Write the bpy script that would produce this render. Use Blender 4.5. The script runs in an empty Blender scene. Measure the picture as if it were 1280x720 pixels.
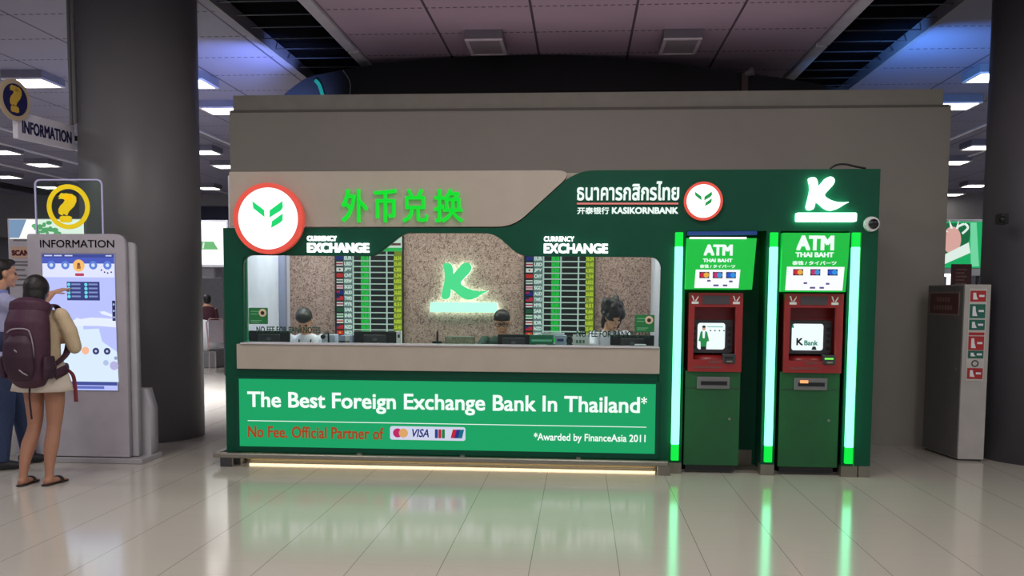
import bpy, bmesh, math, random
from mathutils import Vector, Matrix, noise
PI = math.pi
random.seed(7)
S = bpy.context.scene
COL = S.collection

# ------------------------------------------------------------------ camera
FOC, CY = 1160.0, 456.0
PITCH, YAW, ROLL = 0.0757, -0.0728, 0.0065
CAM = Vector((0.0, -8.35, 1.6))
def _rot():
    cy_, sy_ = math.cos(YAW), math.sin(YAW)
    Ry = Matrix(((cy_, -sy_, 0), (sy_, cy_, 0), (0, 0, 1)))
    B = Matrix(((1, 0, 0), (0, 0, -1), (0, 1, 0)))
    cp, sp = math.cos(PITCH), math.sin(PITCH)
    Rp = Matrix(((1, 0, 0), (0, cp, -sp), (0, sp, cp)))
    cr, sr = math.cos(ROLL), math.sin(ROLL)
    Rr = Matrix(((cr, -sr, 0), (sr, cr, 0), (0, 0, 1)))
    return Rr @ Rp @ B @ Ry
M = _rot()
cd = bpy.data.cameras.new('camera')
cam = bpy.data.objects.new('camera', cd); COL.objects.link(cam)
cd.sensor_width = 36.0; cd.lens = 36.0 * FOC / 1280.0
cd.shift_x = 0.0; cd.shift_y = (CY - 360.0) / 1280.0
cd.clip_end = 200
r, d, f = M[0], M[1], M[2]
cam.matrix_world = Matrix(((r[0], -d[0], -f[0], CAM.x), (r[1], -d[1], -f[1], CAM.y), (r[2], -d[2], -f[2], CAM.z), (0, 0, 0, 1)))
S.camera = cam
def _ray(px, py):
    return M.transposed() @ Vector(((px - 640) / FOC, (py - CY) / FOC, 1.0))
def PY(px, py, Y):
    """the point on the upright plane at depth Y"""
    v = _ray(px, py); return CAM + v * ((Y - CAM.y) / v.y)
def PZ(px, py, Z=0.0):
    """the point on the level plane at height Z"""
    v = _ray(px, py); return CAM + v * ((Z - CAM.z) / v.z)

# ------------------------------------------------------------------ world, light, exposure
S.view_settings.view_transform = 'Standard'
S.view_settings.look = 'None'
S.view_settings.exposure = 0.0
S.view_settings.gamma = 1.0
S.view_settings.use_curve_mapping = False
S.cycles.use_denoising = True
S.cycles.max_bounces = 6
S.cycles.sample_clamp_indirect = 4.0
W = bpy.data.worlds.new('hall_air'); S.world = W; W.use_nodes = True
W.node_tree.nodes['Background'].inputs[0].default_value = (0.80, 0.80, 0.92, 1)
W.node_tree.nodes['Background'].inputs[1].default_value = 0.38
def area(name, loc, size, power, color=(1, 1, 1), aim=(0, 0, -1), sizey=None, spread=PI):
    l = bpy.data.lights.new(name, 'AREA'); l.energy = power; l.color = color
    l.shape = 'RECTANGLE'; l.size = size; l.size_y = sizey or size; l.spread = spread
    o = bpy.data.objects.new(name, l); COL.objects.link(o); o.location = loc
    o.rotation_euler = Vector(aim).to_track_quat('-Z', 'Y').to_euler()
    return o
CEIL = 4.8
for i, (x, y, p) in enumerate(((-4.5, -7.0, 90), (0, -7.0, 90), (4.5, -7.0, 76), (-4.5, -2.5, 56), (0.0, -2.5, 56), (4.5, -2.5, 40), (-4.5, -11.5, 90), (4.5, -11.5, 90),
                               (-10, -1.0, 90), (10, -1, 60), (-9, 8, 190), (9, 8, 140), (-12, 15, 220), (12, 15, 160))):
    area('hall_ceiling_light', (x, y, CEIL - 0.12), 1.2, p, (1.0, 0.95, 0.90) if abs(x) < 6 else (0.93, 0.95, 1.0))
area('hall_ceiling_light', (-5.7, 5.6, CEIL - 0.14), 0.6, 190, (0.97, 0.97, 1.0), spread=math.radians(85))
# lamps in the ceiling of the booth, and the blue floodlights standing on the roof behind the parapet
for x in (-2.9, -2.1, -1.3, -0.5, 0.3):
    area('booth_downlight', (x, 0.95, 2.58), 0.5, 11, (1.0, 0.93, 0.90))
area('booth_downlight', (-2.9, 0.9, 2.56), 0.4, 9, (0.86, 0.88, 1.0), aim=(-0.5, 0.1, -0.8))
area('roof_flood_and_fill', (-3.72, 3.4, 3.74), 0.35, 58, (0.25, 0.38, 1.0), aim=(-1.2, 1.9, 1.0), spread=math.radians(104))
area('roof_flood_and_fill', (3.62, 3.2, 3.74), 0.35, 50, (0.12, 0.38, 1.0), aim=(1.3, 1.7, 1.0), spread=math.radians(104))

area('roof_flood_and_fill', (0.0, 2.6, 3.70), 5.6, 4.6, (1.0, 0.86, 0.95), aim=(0, 0, 1), sizey=0.2)  # added unseen mauve fill that brightens the middle of the ceiling

# ------------------------------------------------------------------ materials
def lin(c):
    return tuple(((v / 255) / 12.92 if v / 255 <= 0.04045 else ((v / 255 + 0.055) / 1.055) ** 2.4) for v in c)
_M = {}
def mat(name, rgb, rough=0.5, metal=0.0, emit=None, strength=0.0, vary=0.06, scale=6.0, spec=0.5, bump=0.0):
    """procedural material: a base colour (sRGB 0-255) with a faint noise in it; EMIT makes a part glow"""
    if name in _M: return _M[name]
    m = bpy.data.materials.new(name); m.use_nodes = True
    nt = m.node_tree; b = nt.nodes['Principled BSDF']
    c = lin(rgb)
    tc = nt.nodes.new('ShaderNodeTexCoord'); nz = nt.nodes.new('ShaderNodeTexNoise')
    nz.inputs['Scale'].default_value = scale; nz.inputs['Detail'].default_value = 3
    nt.links.new(tc.outputs['Object'], nz.inputs['Vector'])
    rp = nt.nodes.new('ShaderNodeValToRGB')
    rp.color_ramp.elements[0].position = 0.3; rp.color_ramp.elements[1].position = 0.7
    rp.color_ramp.elements[0].color = (*[v * (1 - vary) for v in c], 1)
    rp.color_ramp.elements[1].color = (*[min(1, v * (1 + vary)) for v in c], 1)
    nt.links.new(nz.outputs['Fac'], rp.inputs['Fac']); nt.links.new(rp.outputs['Color'], b.inputs['Base Color'])
    b.inputs['Roughness'].default_value = rough; b.inputs['Metallic'].default_value = metal
    b.inputs['Specular IOR Level'].default_value = spec
    if emit is not None:
        b.inputs['Emission Color'].default_value = (*lin(emit), 1); b.inputs['Emission Strength'].default_value = strength
    if bump:
        bp = nt.nodes.new('ShaderNodeBump'); bp.inputs['Strength'].default_value = bump; bp.inputs['Distance'].default_value = 0.01
        nt.links.new(nz.outputs['Fac'], bp.inputs['Height']); nt.links.new(bp.outputs['Normal'], b.inputs['Normal'])
    _M[name] = m; return m
def glow(name, rgb, strength=1.0):
    """a lit surface: screen, lamp, backlit sheet, or a reflection built as glow"""
    return mat(name, (20, 20, 20), 0.4, emit=rgb, strength=strength, spec=0.2)
def glass_mat(name, tint=(235, 245, 240), refl=0.08):
    if name in _M: return _M[name]
    m = bpy.data.materials.new(name); m.use_nodes = True; nt = m.node_tree; nt.nodes.clear()
    out = nt.nodes.new('ShaderNodeOutputMaterial'); tr = nt.nodes.new('ShaderNodeBsdfTransparent'); gl = nt.nodes.new('ShaderNodeBsdfGlossy')
    mx = nt.nodes.new('ShaderNodeMixShader'); fr = nt.nodes.new('ShaderNodeFresnel'); fr.inputs['IOR'].default_value = 1.3
    tr.inputs['Color'].default_value = (*lin(tint), 1); gl.inputs['Roughness'].default_value = 0.03
    nt.links.new(fr.outputs[0], mx.inputs[0]); nt.links.new(tr.outputs[0], mx.inputs[1]); nt.links.new(gl.outputs[0], mx.inputs[2])
    nt.links.new(mx.outputs[0], out.inputs['Surface']); _M[name] = m; return m
def nodes_line(nt, coord_socket, pitch, offset, width):
    """1 inside a joint line of WIDTH at every PITCH along a coordinate"""
    a = nt.nodes.new('ShaderNodeMath'); a.operation = 'ADD'; a.inputs[1].default_value = -offset + width / 2 + 1000 * pitch
    w = nt.nodes.new('ShaderNodeMath'); w.operation = 'MODULO'; w.inputs[1].default_value = pitch
    l = nt.nodes.new('ShaderNodeMath'); l.operation = 'LESS_THAN'; l.inputs[1].default_value = width
    nt.links.new(coord_socket, a.inputs[0]); nt.links.new(a.outputs[0], w.inputs[0]); nt.links.new(w.outputs[0], l.inputs[0])
    return l.outputs[0]
def tiled(name, rgb, joint, px, ox, wx, py, oy, wy, rough, fx=1.0, fy=1.0, vary=0.05, spec=0.5, nscale=1.2, dots=0.0):
    if name in _M: return _M[name]
    m = mat(name, rgb, rough, vary=vary, scale=nscale, spec=spec); nt = m.node_tree; b = nt.nodes['Principled BSDF']
    src = b.inputs['Base Color'].links[0].from_socket
    g = nt.nodes.new('ShaderNodeNewGeometry'); sp = nt.nodes.new('ShaderNodeSeparateXYZ'); nt.links.new(g.outputs['Position'], sp.inputs[0])
    lx = nodes_line(nt, sp.outputs[0], px, ox, wx); ly = nodes_line(nt, sp.outputs[1], py, oy, wy)
    if dots:
        dd = nodes_line(nt, sp.outputs[0], dots, 0, dots * 0.6); mm = nt.nodes.new('ShaderNodeMath'); mm.operation = 'MULTIPLY'
        nt.links.new(ly, mm.inputs[0]); nt.links.new(dd, mm.inputs[1]); ly = mm.outputs[0]
    for s, fac in ((lx, fx), (ly, fy)):
        k = nt.nodes.new('ShaderNodeMath'); k.operation = 'MULTIPLY'; k.inputs[1].default_value = fac; nt.links.new(s, k.inputs[0])
        mx = nt.nodes.new('ShaderNodeMix'); mx.data_type = 'RGBA'
        nt.links.new(k.outputs[0], mx.inputs[0]); nt.links.new(src, mx.inputs[6]); mx.inputs[7].default_value = (*lin(joint), 1)
        src = mx.outputs[2]
    nt.links.new(src, b.inputs['Base Color']); return m
def mottled():
    m = mat('mottled_brown_wallpaper', (186, 150, 140), 0.6); nt = m.node_tree; b = nt.nodes['Principled BSDF']
    tc = nt.nodes.new('ShaderNodeTexCoord'); nz = nt.nodes.new('ShaderNodeTexNoise')
    nz.inputs['Scale'].default_value = 26; nz.inputs['Detail'].default_value = 1.5; nz.inputs['Distortion'].default_value = 1.2
    nt.links.new(tc.outputs['Object'], nz.inputs['Vector'])
    rp = nt.nodes.new('ShaderNodeValToRGB'); e = rp.color_ramp.elements
    e[0].position = 0.0; e[0].color = (*lin((172, 142, 132)), 1); e[1].position = 1.0; e[1].color = (*lin((178, 150, 140)), 1)
    for p, c in ((0.40, (172, 142, 132)), (0.44, (116, 86, 80)), (0.49, (116, 86, 80)), (0.53, (180, 152, 142)), (0.60, (180, 152, 142)), (0.63, (130, 100, 92)), (0.67, (178, 150, 140))):
        k = e.new(p); k.color = (*lin(c), 1)
    nt.links.new(nz.outputs['Fac'], rp.inputs['Fac']); nt.links.new(rp.outputs['Color'], b.inputs['Base Color']); return m

GREEN = mat('dark_green_panel', (8, 76, 56), 0.45, vary=0.04, spec=0.2)
GREEN_IN = mat('bright_green_panel', (10, 130, 88), 0.4)
BEIGE = mat('beige_metal_panel', (180, 170, 158), 0.5, vary=0.03, spec=0.3)
WALLM = mat('grey_plaster_wall', (148, 144, 136), 0.7, vary=0.05, scale=0.8)
CAPM = mat('grey_wall_capping', (138, 135, 126), 0.6)
WHITE = mat('white_paint', (225, 225, 228), 0.5)
OFFW = mat('kiosk_white_paint', (178, 173, 182), 0.45)
BLACK = mat('black_plastic', (16, 17, 20), 0.35)
BLACKM = mat('black_void_panel', (10, 10, 13), 0.5, spec=0.3)
STEEL = mat('brushed_steel', (150, 145, 136), 0.35, 0.8)
PLINTH = mat('grey_plinth_metal', (128, 122, 112), 0.4, 0.5)
PILLAR = mat('dark_grey_pillar_cladding', (112, 110, 112), 0.45, vary=0.06, scale=1.0)
PILLAR2 = mat('charcoal_pillar_cladding', (82, 82, 88), 0.45, vary=0.06, scale=1.0)
RED = mat('atm_red_plastic', (150, 34, 36), 0.35)
ATMG = mat('atm_green_steel', (18, 86, 44), 0.45)
GREY = mat('mid_grey_plastic', (110, 110, 112), 0.45)
DGREY = mat('dark_grey_plastic', (56, 55, 60), 0.45)
SKIN = mat('skin', (196, 146, 116), 0.55, vary=0.08)
SKIN2 = mat('skin_tan', (172, 122, 98), 0.55, vary=0.08)
HAIR = mat('dark_hair', (26, 20, 22), 0.5, vary=0.3, scale=40, bump=0.5)
EYE = mat('dark_eye', (22, 16, 14), 0.2)
LIP = mat('lips', (150, 84, 76), 0.5)
E_WHITE = glow('white_sign_light', (255, 255, 255), 1.7)
E_PANEL = glow('green_backlit_sheet', (16, 160, 98), 1.0)
E_TEXT = glow('white_backlit_letters', (240, 255, 248), 1.0)
E_ORANGE = glow('orange_backlit_letters', (190, 84, 42), 0.66)
E_LED = glow('green_white_tube_light', (112, 255, 182), 3.0)
E_LEDEND = glow('green_tube_end', (0, 240, 70), 1.0)
E_LETTER = glow('bright_green_letters', (24, 225, 52), 0.95)
E_LAMP = glow('ceiling_lamp_light', (255, 252, 246), 9.0)
E_WARM = glow('warm_strip_light', (255, 226, 170), 1.1)
GLASS = glass_mat('clear_glass')

# ------------------------------------------------------------------ helpers
OFF = {}
def thing(name, label, cat, loc=(0, 0, 0), group=None):
    o = bpy.data.objects.new(name, None); COL.objects.link(o); o.empty_display_size = 0.1
    o.location = loc; OFF[o.name] = Vector(loc); o['label'] = label; o['category'] = cat
    if group: o['group'] = group
    return o
def link(name, me, m, parent=None):
    o = bpy.data.objects.new(name, me); COL.objects.link(o)
    if m is not None:
        me.materials.clear(); me.materials.append(m)
    if parent is not None:
        o.parent = parent
        if parent.name in OFF: o.location = -OFF[parent.name]
    return o
def obj(name, bm, m, parent=None, smooth=False):
    me = bpy.data.meshes.new(name); bmesh.ops.recalc_face_normals(bm, faces=bm.faces); bm.to_mesh(me); bm.free()
    if smooth:
        for p in me.polygons: p.use_smooth = True
    return link(name, me, m, parent)
def tag(o, label, cat, group=None):
    o['label'] = label; o['category'] = cat
    if group: o['group'] = group
    return o
def struct(o):
    o['kind'] = 'structure'; return o
def box(bm, x0, x1, y0, y1, z0, z1, bevel=0.0):
    g = bmesh.ops.create_cube(bm, size=1.0)
    for v in g['verts']:
        v.co = Vector(((x0 + x1) / 2 + v.co.x * (x1 - x0), (y0 + y1) / 2 + v.co.y * (y1 - y0), (z0 + z1) / 2 + v.co.z * (z1 - z0)))
    if bevel:
        es = list({e for v in g['verts'] for e in v.link_edges})
        bmesh.ops.bevel(bm, geom=es, offset=bevel, segments=2, affect='EDGES', profile=0.5)
    return bm
def B(x0, x1, y0, y1, z0, z1, bevel=0.0):
    return box(bmesh.new(), x0, x1, y0, y1, z0, z1, bevel)
def cyl(bm, p0, p1, r0, r1=None, n=24):
    r1 = r0 if r1 is None else r1; p0 = Vector(p0); p1 = Vector(p1); t = (p1 - p0)
    q = t.to_track_quat('Z', 'Y').to_matrix()
    rings = []
    for p, rr in ((p0, r0), (p1, r1)):
        rings.append([bm.verts.new(p + q @ Vector((rr * math.cos(2 * PI * i / n), rr * math.sin(2 * PI * i / n), 0))) for i in range(n)])
    for i in range(n):
        bm.faces.new((rings[0][i], rings[0][(i + 1) % n], rings[1][(i + 1) % n], rings[1][i]))
    bm.faces.new(rings[0][::-1]); bm.faces.new(rings[1]); return bm
def C(p0, p1, r0, r1=None, n=24): return cyl(bmesh.new(), p0, p1, r0, r1, n)
def ball(bm, c, rad, rot=None, n=20):
    g = bmesh.ops.create_uvsphere(bm, u_segments=n, v_segments=max(8, n // 2), radius=1.0)
    if not hasattr(rad, '__len__'): rad = (rad,) * 3
    for v in g['verts']:
        p = Vector((v.co.x * rad[0], v.co.y * rad[1], v.co.z * rad[2]))
        v.co = (rot @ p if rot else p) + Vector(c)
    return bm
def tube(bm, pts, rads, n=12, side=(1, 0, 0)):
    """a limb or rod through PTS; a radius is a number or (along SIDE, across it)"""
    pts = [Vector(p) for p in pts]; rings = []
    for i, p in enumerate(pts):
        a = pts[max(0, i - 1)]; b = pts[min(len(pts) - 1, i + 1)]; t = (b - a).normalized()
        s = Vector(side); s = s - t * s.dot(t)
        if s.length < 0.05: s = Vector((0, 1, 0)) - t * t.y
        s.normalize(); w = t.cross(s)
        rr = rads[i] if hasattr(rads, '__len__') else rads
        ra, rb = rr if hasattr(rr, '__len__') else (rr, rr)
        rings.append([bm.verts.new(p + s * ra * math.cos(2 * PI * k / n) + w * rb * math.sin(2 * PI * k / n)) for k in range(n)])
    for a, b in zip(rings, rings[1:]):
        for k in range(n): bm.faces.new((a[k], a[(k + 1) % n], b[(k + 1) % n], b[k]))
    bm.faces.new(rings[0][::-1]); bm.faces.new(rings[-1]); return bm
def spline(pts, n=6):
    pts = [Vector(p) for p in pts]; out = []
    for i in range(len(pts) - 1):
        p0 = pts[max(0, i - 1)]; p1 = pts[i]; p2 = pts[i + 1]; p3 = pts[min(len(pts) - 1, i + 2)]
        for k in range(n):
            t = k / n
            out.append(0.5 * ((2 * p1) + (p2 - p0) * t + (2 * p0 - 5 * p1 + 4 * p2 - p3) * t * t + (3 * p1 - p0 - 3 * p2 + p3) * t ** 3))
    return out + [pts[-1]]
def evaluated(o):
    dg = bpy.context.evaluated_depsgraph_get(); dg.update()
    return bpy.data.meshes.new_from_object(o.evaluated_get(dg), depsgraph=dg)
def fused(name, bm, m, parent, voxel=0.009, smooth=4):
    """one continuous surface out of overlapping limbs and masses"""
    me = bpy.data.meshes.new(name); bmesh.ops.recalc_face_normals(bm, faces=bm.faces); bm.to_mesh(me); bm.free()
    t = bpy.data.objects.new(name, me); COL.objects.link(t)
    a = t.modifiers.new('a', 'REMESH'); a.mode = 'VOXEL'; a.voxel_size = voxel; a.use_smooth_shade = True
    if smooth:
        b = t.modifiers.new('b', 'SMOOTH'); b.factor = 0.5; b.iterations = smooth
    out = evaluated(t); bpy.data.objects.remove(t); bpy.data.meshes.remove(me)
    for p in out.polygons: p.use_smooth = True
    return link(name, out, m, parent)
def flat(outlines, y0, y1):
    """an upright plate between depths y0 (front) and y1: outlines in (x, z), the first the outer edge, the others holes"""
    cu = bpy.data.curves.new('c', 'CURVE'); cu.dimensions = '2D'; cu.fill_mode = 'BOTH'; cu.extrude = abs(y1 - y0) / 2
    for o in outlines:
        s = cu.splines.new('POLY'); s.points.add(len(o) - 1); s.use_cyclic_u = True
        for p, (x, z) in zip(s.points, o): p.co = (x, z, 0, 1)
    return _curve_bm(cu, (y0 + y1) / 2)
def _curve_bm(cu, ymid):
    t = bpy.data.objects.new('c', cu); COL.objects.link(t); me = evaluated(t)
    bpy.data.objects.remove(t); bpy.data.curves.remove(cu)
    bm = bmesh.new(); bm.from_mesh(me); bpy.data.meshes.remove(me)
    for v in bm.verts: v.co = Vector((v.co.x, ymid - v.co.z, v.co.y))
    bmesh.ops.remove_doubles(bm, verts=bm.verts, dist=1e-5)
    return bm
def words(body, x0, x1, z0, z1, yf, depth=0.01, bold=0.0, keep=False, into=None, italic=0.0):
    """lettering that fills the rectangle x0..x1, z0..z1 with its front at depth yf"""
    cu = bpy.data.curves.new('t', 'FONT'); cu.body = body; cu.size = 1.0; cu.extrude = 0.5; cu.resolution_u = 3; cu.shear = italic
    bm = _curve_bm(cu, 0.0)
    if bold:                                              # a heavier stroke: the same letters again, shifted by the extra weight
        me = bpy.data.meshes.new('t'); bm.to_mesh(me); n0 = len(bm.verts)
        for dx, dz in ((1, 1), (1, -1), (-1, 1), (-1, -1)):
            bm.verts.ensure_lookup_table(); k0 = len(bm.verts); bm.from_mesh(me); bm.verts.ensure_lookup_table()
            for v in bm.verts[k0:]: v.co += Vector((dx * bold, dx * dz * 0.004, dz * bold * 0.8))
        bpy.data.meshes.remove(me)
    xs = [v.co.x for v in bm.verts]; zs = [v.co.z for v in bm.verts]; ys = [v.co.y for v in bm.verts]
    if not xs: return bm
    sx = (x1 - x0) / (max(xs) - min(xs)); sz = (z1 - z0) / (max(zs) - min(zs))
    if keep: sx = sz
    mx, mz = (min(xs) + max(xs)) / 2, (min(zs) + max(zs)) / 2
    for v in bm.verts:
        v.co = Vector(((x0 + x1) / 2 + (v.co.x - mx) * sx, yf + (v.co.y - min(ys)) / (max(ys) - min(ys)) * depth, (z0 + z1) / 2 + (v.co.z - mz) * sz))
    if into is not None:
        me = bpy.data.meshes.new('t'); bm.to_mesh(me); bm.free(); into.from_mesh(me); bpy.data.meshes.remove(me); return into
    return bm
def disc(cx, cz, r, y0, y1, n=48, rx=None):
    return flat([[(cx + (rx or r) * math.cos(2 * PI * i / n), cz + r * math.sin(2 * PI * i / n)) for i in range(n)]], y0, y1)
def ring(cx, cz, r, ri, y0, y1, n=56):
    o = [[(cx + q * math.cos(2 * PI * i / n), cz + q * math.sin(2 * PI * i / n)) for i in range(n)] for q in (r, ri)]
    return flat(o, y0, y1)
def rrect(x0, x1, z0, z1, r, n=6):
    out = []
    for cx, cz, a in ((x1 - r, z1 - r, 0), (x0 + r, z1 - r, 90), (x0 + r, z0 + r, 180), (x1 - r, z0 + r, 270)):
        for k in range(n + 1):
            t = math.radians(a + 90 * k / n); out.append((cx + r * math.cos(t), cz + r * math.sin(t)))
    return out
def rounded(poly, radii, n=7):
    """round the corners of a polygon; one radius per corner"""
    out = []
    for i, p in enumerate(poly):
        p = Vector(p); a = Vector(poly[i - 1]); b = Vector(poly[(i + 1) % len(poly)]); rr = radii[i]
        if rr <= 0: out.append(tuple(p)); continue
        u = (a - p); v = (b - p); la = min(rr, u.length * 0.48); lb = min(rr, v.length * 0.48)
        p0 = p + u.normalized() * la; p1 = p + v.normalized() * lb
        for k in range(n + 1):
            t = k / n; q = p0 * (1 - t) ** 2 + p * 2 * t * (1 - t) + p1 * t * t; out.append(tuple(q))
    return out

# ================================================================== THE SETTING
FLOORM = tiled('cream_polished_floor_tile', (196, 190, 180), (120, 114, 106), 0.522, 0.245, 0.005, 0.522, 0.1, 0.003, 0.13, fx=0.8, fy=0.25, vary=0.03, nscale=0.5, spec=1.0)
struct(obj('floor', B(-32, 32, -14, 24, -0.1, 0), FLOORM))
CEILM = tiled('perforated_ceiling_pink_light_tint', (222, 196, 210), (104, 90, 100), 1.18, 0.59, 0.03, 1.02, 0.2, 0.035, 0.6, fy=0.9, vary=0.04, dots=0.08)  # pinkish ambient light on the ceiling is tinted into this colour
CEILB = tiled('grey_perforated_ceiling_violet_light_tint', (128, 124, 146), (52, 50, 70), 1.2, 0.55, 0.03, 1.02, 0.2, 0.04, 0.6, fy=0.95, vary=0.04, dots=0.09)  # bluish-purple ambient light of the hall is tinted into this colour
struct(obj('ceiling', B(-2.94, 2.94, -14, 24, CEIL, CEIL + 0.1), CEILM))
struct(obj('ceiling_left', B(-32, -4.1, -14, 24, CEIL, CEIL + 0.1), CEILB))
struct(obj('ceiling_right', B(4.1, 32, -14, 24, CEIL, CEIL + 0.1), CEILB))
TRIMM = mat('pale_ceiling_trim', (236, 230, 234), 0.5)
SLATM = mat('dark_louvre_slat', (50, 52, 60), 0.5)
k = 1
for sx in (-1, 1):
    a, b = sorted((sx * 3.1, sx * 4.1))
    struct(obj('ceiling_recess', B(a - 0.1, b + 0.1, -14, 24, CEIL + 0.14, CEIL + 0.18), mat('matt_black_void', (6, 6, 9), 0.95, spec=0.02)))
    for y in range(-14, 24, 3):
        a1, b1 = sorted((sx * 2.96, sx * 3.1))
        struct(obj('trim_%d' % k, B(a1, b1, y, y + 2.93, CEIL - 0.03, CEIL + 0.1), TRIMM)); k += 1
    a1, b1 = sorted((sx * 4.08, sx * 4.14))
    struct(obj('trim_%d' % k, B(a1, b1, -14, 24, CEIL - 0.02, CEIL + 0.14), mat('grey_edge_trim', (120, 116, 126), 0.5))); k += 1
    sl = bmesh.new()
    for i in range(60):
        y = -8 + i * 0.5
        box(sl, min(sx * 3.1, sx * 4.08), max(sx * 3.1, sx * 4.08), y, y + 0.025, CEIL + 0.03, CEIL + 0.04)
    struct(obj('trim_%d' % k, sl, SLATM)); k += 1
for px, py in ((32, 187), (20, 165), (15, 208), (250, 163), (1195, 170), (1195, 200)):
    p = PZ(px, py, CEIL)
    struct(obj('trim_%d' % k, B(p.x - 0.03, p.x + 0.03, p.y - 2.0, 23, CEIL - 0.03, CEIL), TRIMM)); k += 1
p = PZ(0, 232, CEIL)
struct(obj('trim_%d' % k, B(p.x - 0.2, p.x + 0.6, p.y - 4, 23, CEIL - 0.03, CEIL), BLACKM)); k += 1
BACKM = mat('far_wall_grey', (124, 122, 126), 0.7)
struct(obj('wall_back', B(-32, 32, 23, 23.2, 0, CEIL), BACKM))
struct(obj('wall_back_bulkhead', B(-32, 32, 21.5, 22.9, 3.4, CEIL), mat('far_bulkhead', (128, 124, 124), 0.7)))
# the grey shop box that the booth leans against
WY = 1.85
struct(obj('wall_front', B(-3.90, 3.85, WY, WY + 0.2, 0, 3.61), WALLM))
struct(obj('wall_left', B(-3.90, -3.72, WY + 0.2, 7.5, 0, 3.61), WALLM))
struct(obj('wall_right', B(3.67, 3.85, WY + 0.2, 7.5, 0, 3.61), WALLM))
struct(obj('wall_rear', B(-3.72, 3.67, 7.3, 7.5, 0, 3.61), WALLM))
struct(obj('roof_slab', B(-3.72, 3.67, WY + 0.2, 7.3, 3.50, 3.60), CAPM))
struct(obj('trim_capping', B(-3.86, 3.77, WY + 0.015, WY + 0.19, 3.61, 3.775), CAPM))
struct(obj('trim_wall_joint', B(-3.88, 3.82, WY - 0.006, WY - 0.0005, 3.585, 3.612), mat('wall_joint_shadow_gap', (96, 93, 88), 0.7)))
# pillars
def pillar(name, c, rad, m):
    bm = C((c[0], c[1], 0), (c[0], c[1], CEIL), rad, n=64)
    o = obj(name, bm, m)
    for p in o.data.polygons: p.use_smooth = abs(p.normal.z) < 0.5
    return struct(o)
LPC = (-4.82, 1.62)
pillar('pillar_left', LPC, 0.62, PILLAR)
RPC = (4.66, 1.25)
pillar('pillar_right', RPC, 0.64, PILLAR2)
bm = bmesh.new()
for dx in (0.0, 0.07): cyl(bm, (LPC[0] - 0.53 + dx, LPC[1] - 0.42 - dx * 0.8, 3.35), (LPC[0] - 0.53 + dx, LPC[1] - 0.42 - dx * 0.8, CEIL), 0.022, n=12)
struct(obj('trim_pillar_conduit', bm, mat('conduit_grey', (92, 90, 92), 0.5)))
pr = PY(1264, 300, 0.75)
struct(obj('trim_pillar_seam', C((RPC[0] - 0.33, RPC[1] - 0.55, 0), (RPC[0] - 0.33, RPC[1] - 0.55, CEIL), 0.012, n=10), BLACK))

# black arched roof behind the parapet
arch = []
pts = [(352, 122), (362, 112), (385, 97), (420, 89), (460, 82), (540, 73.5), (640, 69), (700, 68.5), (760, 72), (850, 80), (925, 90), (1000, 101), (1062, 113), (1075, 122)]
AY = 4.3
prof = [PY(px, py, AY) for px, py in pts]
prof = [(p.x, p.z) for p in spline([Vector((p.x, p.z, 0)) for p in prof], 4) for p in [Vector((p.x, 0, p.y))]]
out = [(prof[0][0], 3.6)] + prof + [(prof[-1][0], 3.6)]
t = thing('arched_roof', 'long black arched roof rising behind the grey wall under the ceiling', 'roof', (0, AY, 3.6))
obj('shell', flat([out], AY, AY + 3.2), BLACKM, t)
p = PY(437, 118, AY); q = PY(429, 88, AY)
obj('cable', tube(bmesh.new(), spline([(p.x, AY - 0.012, p.z - 0.06), (p.x + 0.01, AY - 0.012, (p.z + q.z) / 2), (q.x, AY - 0.012, q.z)]), 0.008, 8), GREY, t)
p = PY(930, 113, AY); q = PY(930, 92, AY)
obj('bracket_post', B(p.x - 0.04, p.x + 0.04, AY - 0.06, AY - 0.001, 3.6, q.z, 0.005), mat('rusty_bracket', (86, 66, 62), 0.7), t)
obj('spot_head', C((q.x + 0.01, AY - 0.05, q.z - 0.02), (q.x + 0.11, AY - 0.09, q.z + 0.01), 0.035, 0.06), GREY, t)
n_ = PY(400, 110, AY)
tag(obj('teal_reflection', tube(bmesh.new(), spline([(n_.x - 0.06, AY - 0.03, n_.z + 0.1), (n_.x + 0.0, AY - 0.03, n_.z + 0.03), (n_.x + 0.05, AY - 0.03, n_.z - 0.13)]), [0.012] + [0.025] * 11 + [0.02], 10), glow('teal_reflection_glow', (20, 150, 150), 0.8)),  # a teal reflection on the black roof, built as a glowing tube
    'short curved teal reflection built as glow on the left end of the black arched roof', 'light')

# ------------------------------------------------------------------ ceiling lamps
def lamp(x, y, lit, label, w=0.62, dy=0.62, group=None):
    t = thing('ceiling_lamp', label, 'ceiling lamp', (x, y, CEIL), group)
    obj('housing', B(x - w / 2, x + w / 2, y - dy / 2, y + dy / 2, CEIL - 0.11, CEIL + 0.02, 0.004), mat('lamp_housing', (120, 116, 124), 0.5), t)
    fr = bmesh.new()
    for a in ((x - w / 2, x + w / 2, y - dy / 2, y - dy / 2 + 0.04), (x - w / 2, x + w / 2, y + dy / 2 - 0.04, y + dy / 2), (x - w / 2, x - w / 2 + 0.04, y - dy / 2 + 0.04, y + dy / 2 - 0.04), (x + w / 2 - 0.04, x + w / 2, y - dy / 2 + 0.04, y + dy / 2 - 0.04)):
        box(fr, *a, CEIL - 0.13, CEIL - 0.11)
    obj('frame', fr, mat('lamp_white_frame', (235, 225, 228), 0.4), t)
    d_ = B(x - w / 2 + 0.04, x + w / 2 - 0.04, y - dy / 2 + 0.04, y + dy / 2 - 0.04, CEIL - 0.122, CEIL - 0.11)
    obj('diffuser', d_, E_LAMP if lit else mat('unlit_diffuser', (176, 166, 170), 0.5), t)
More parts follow.
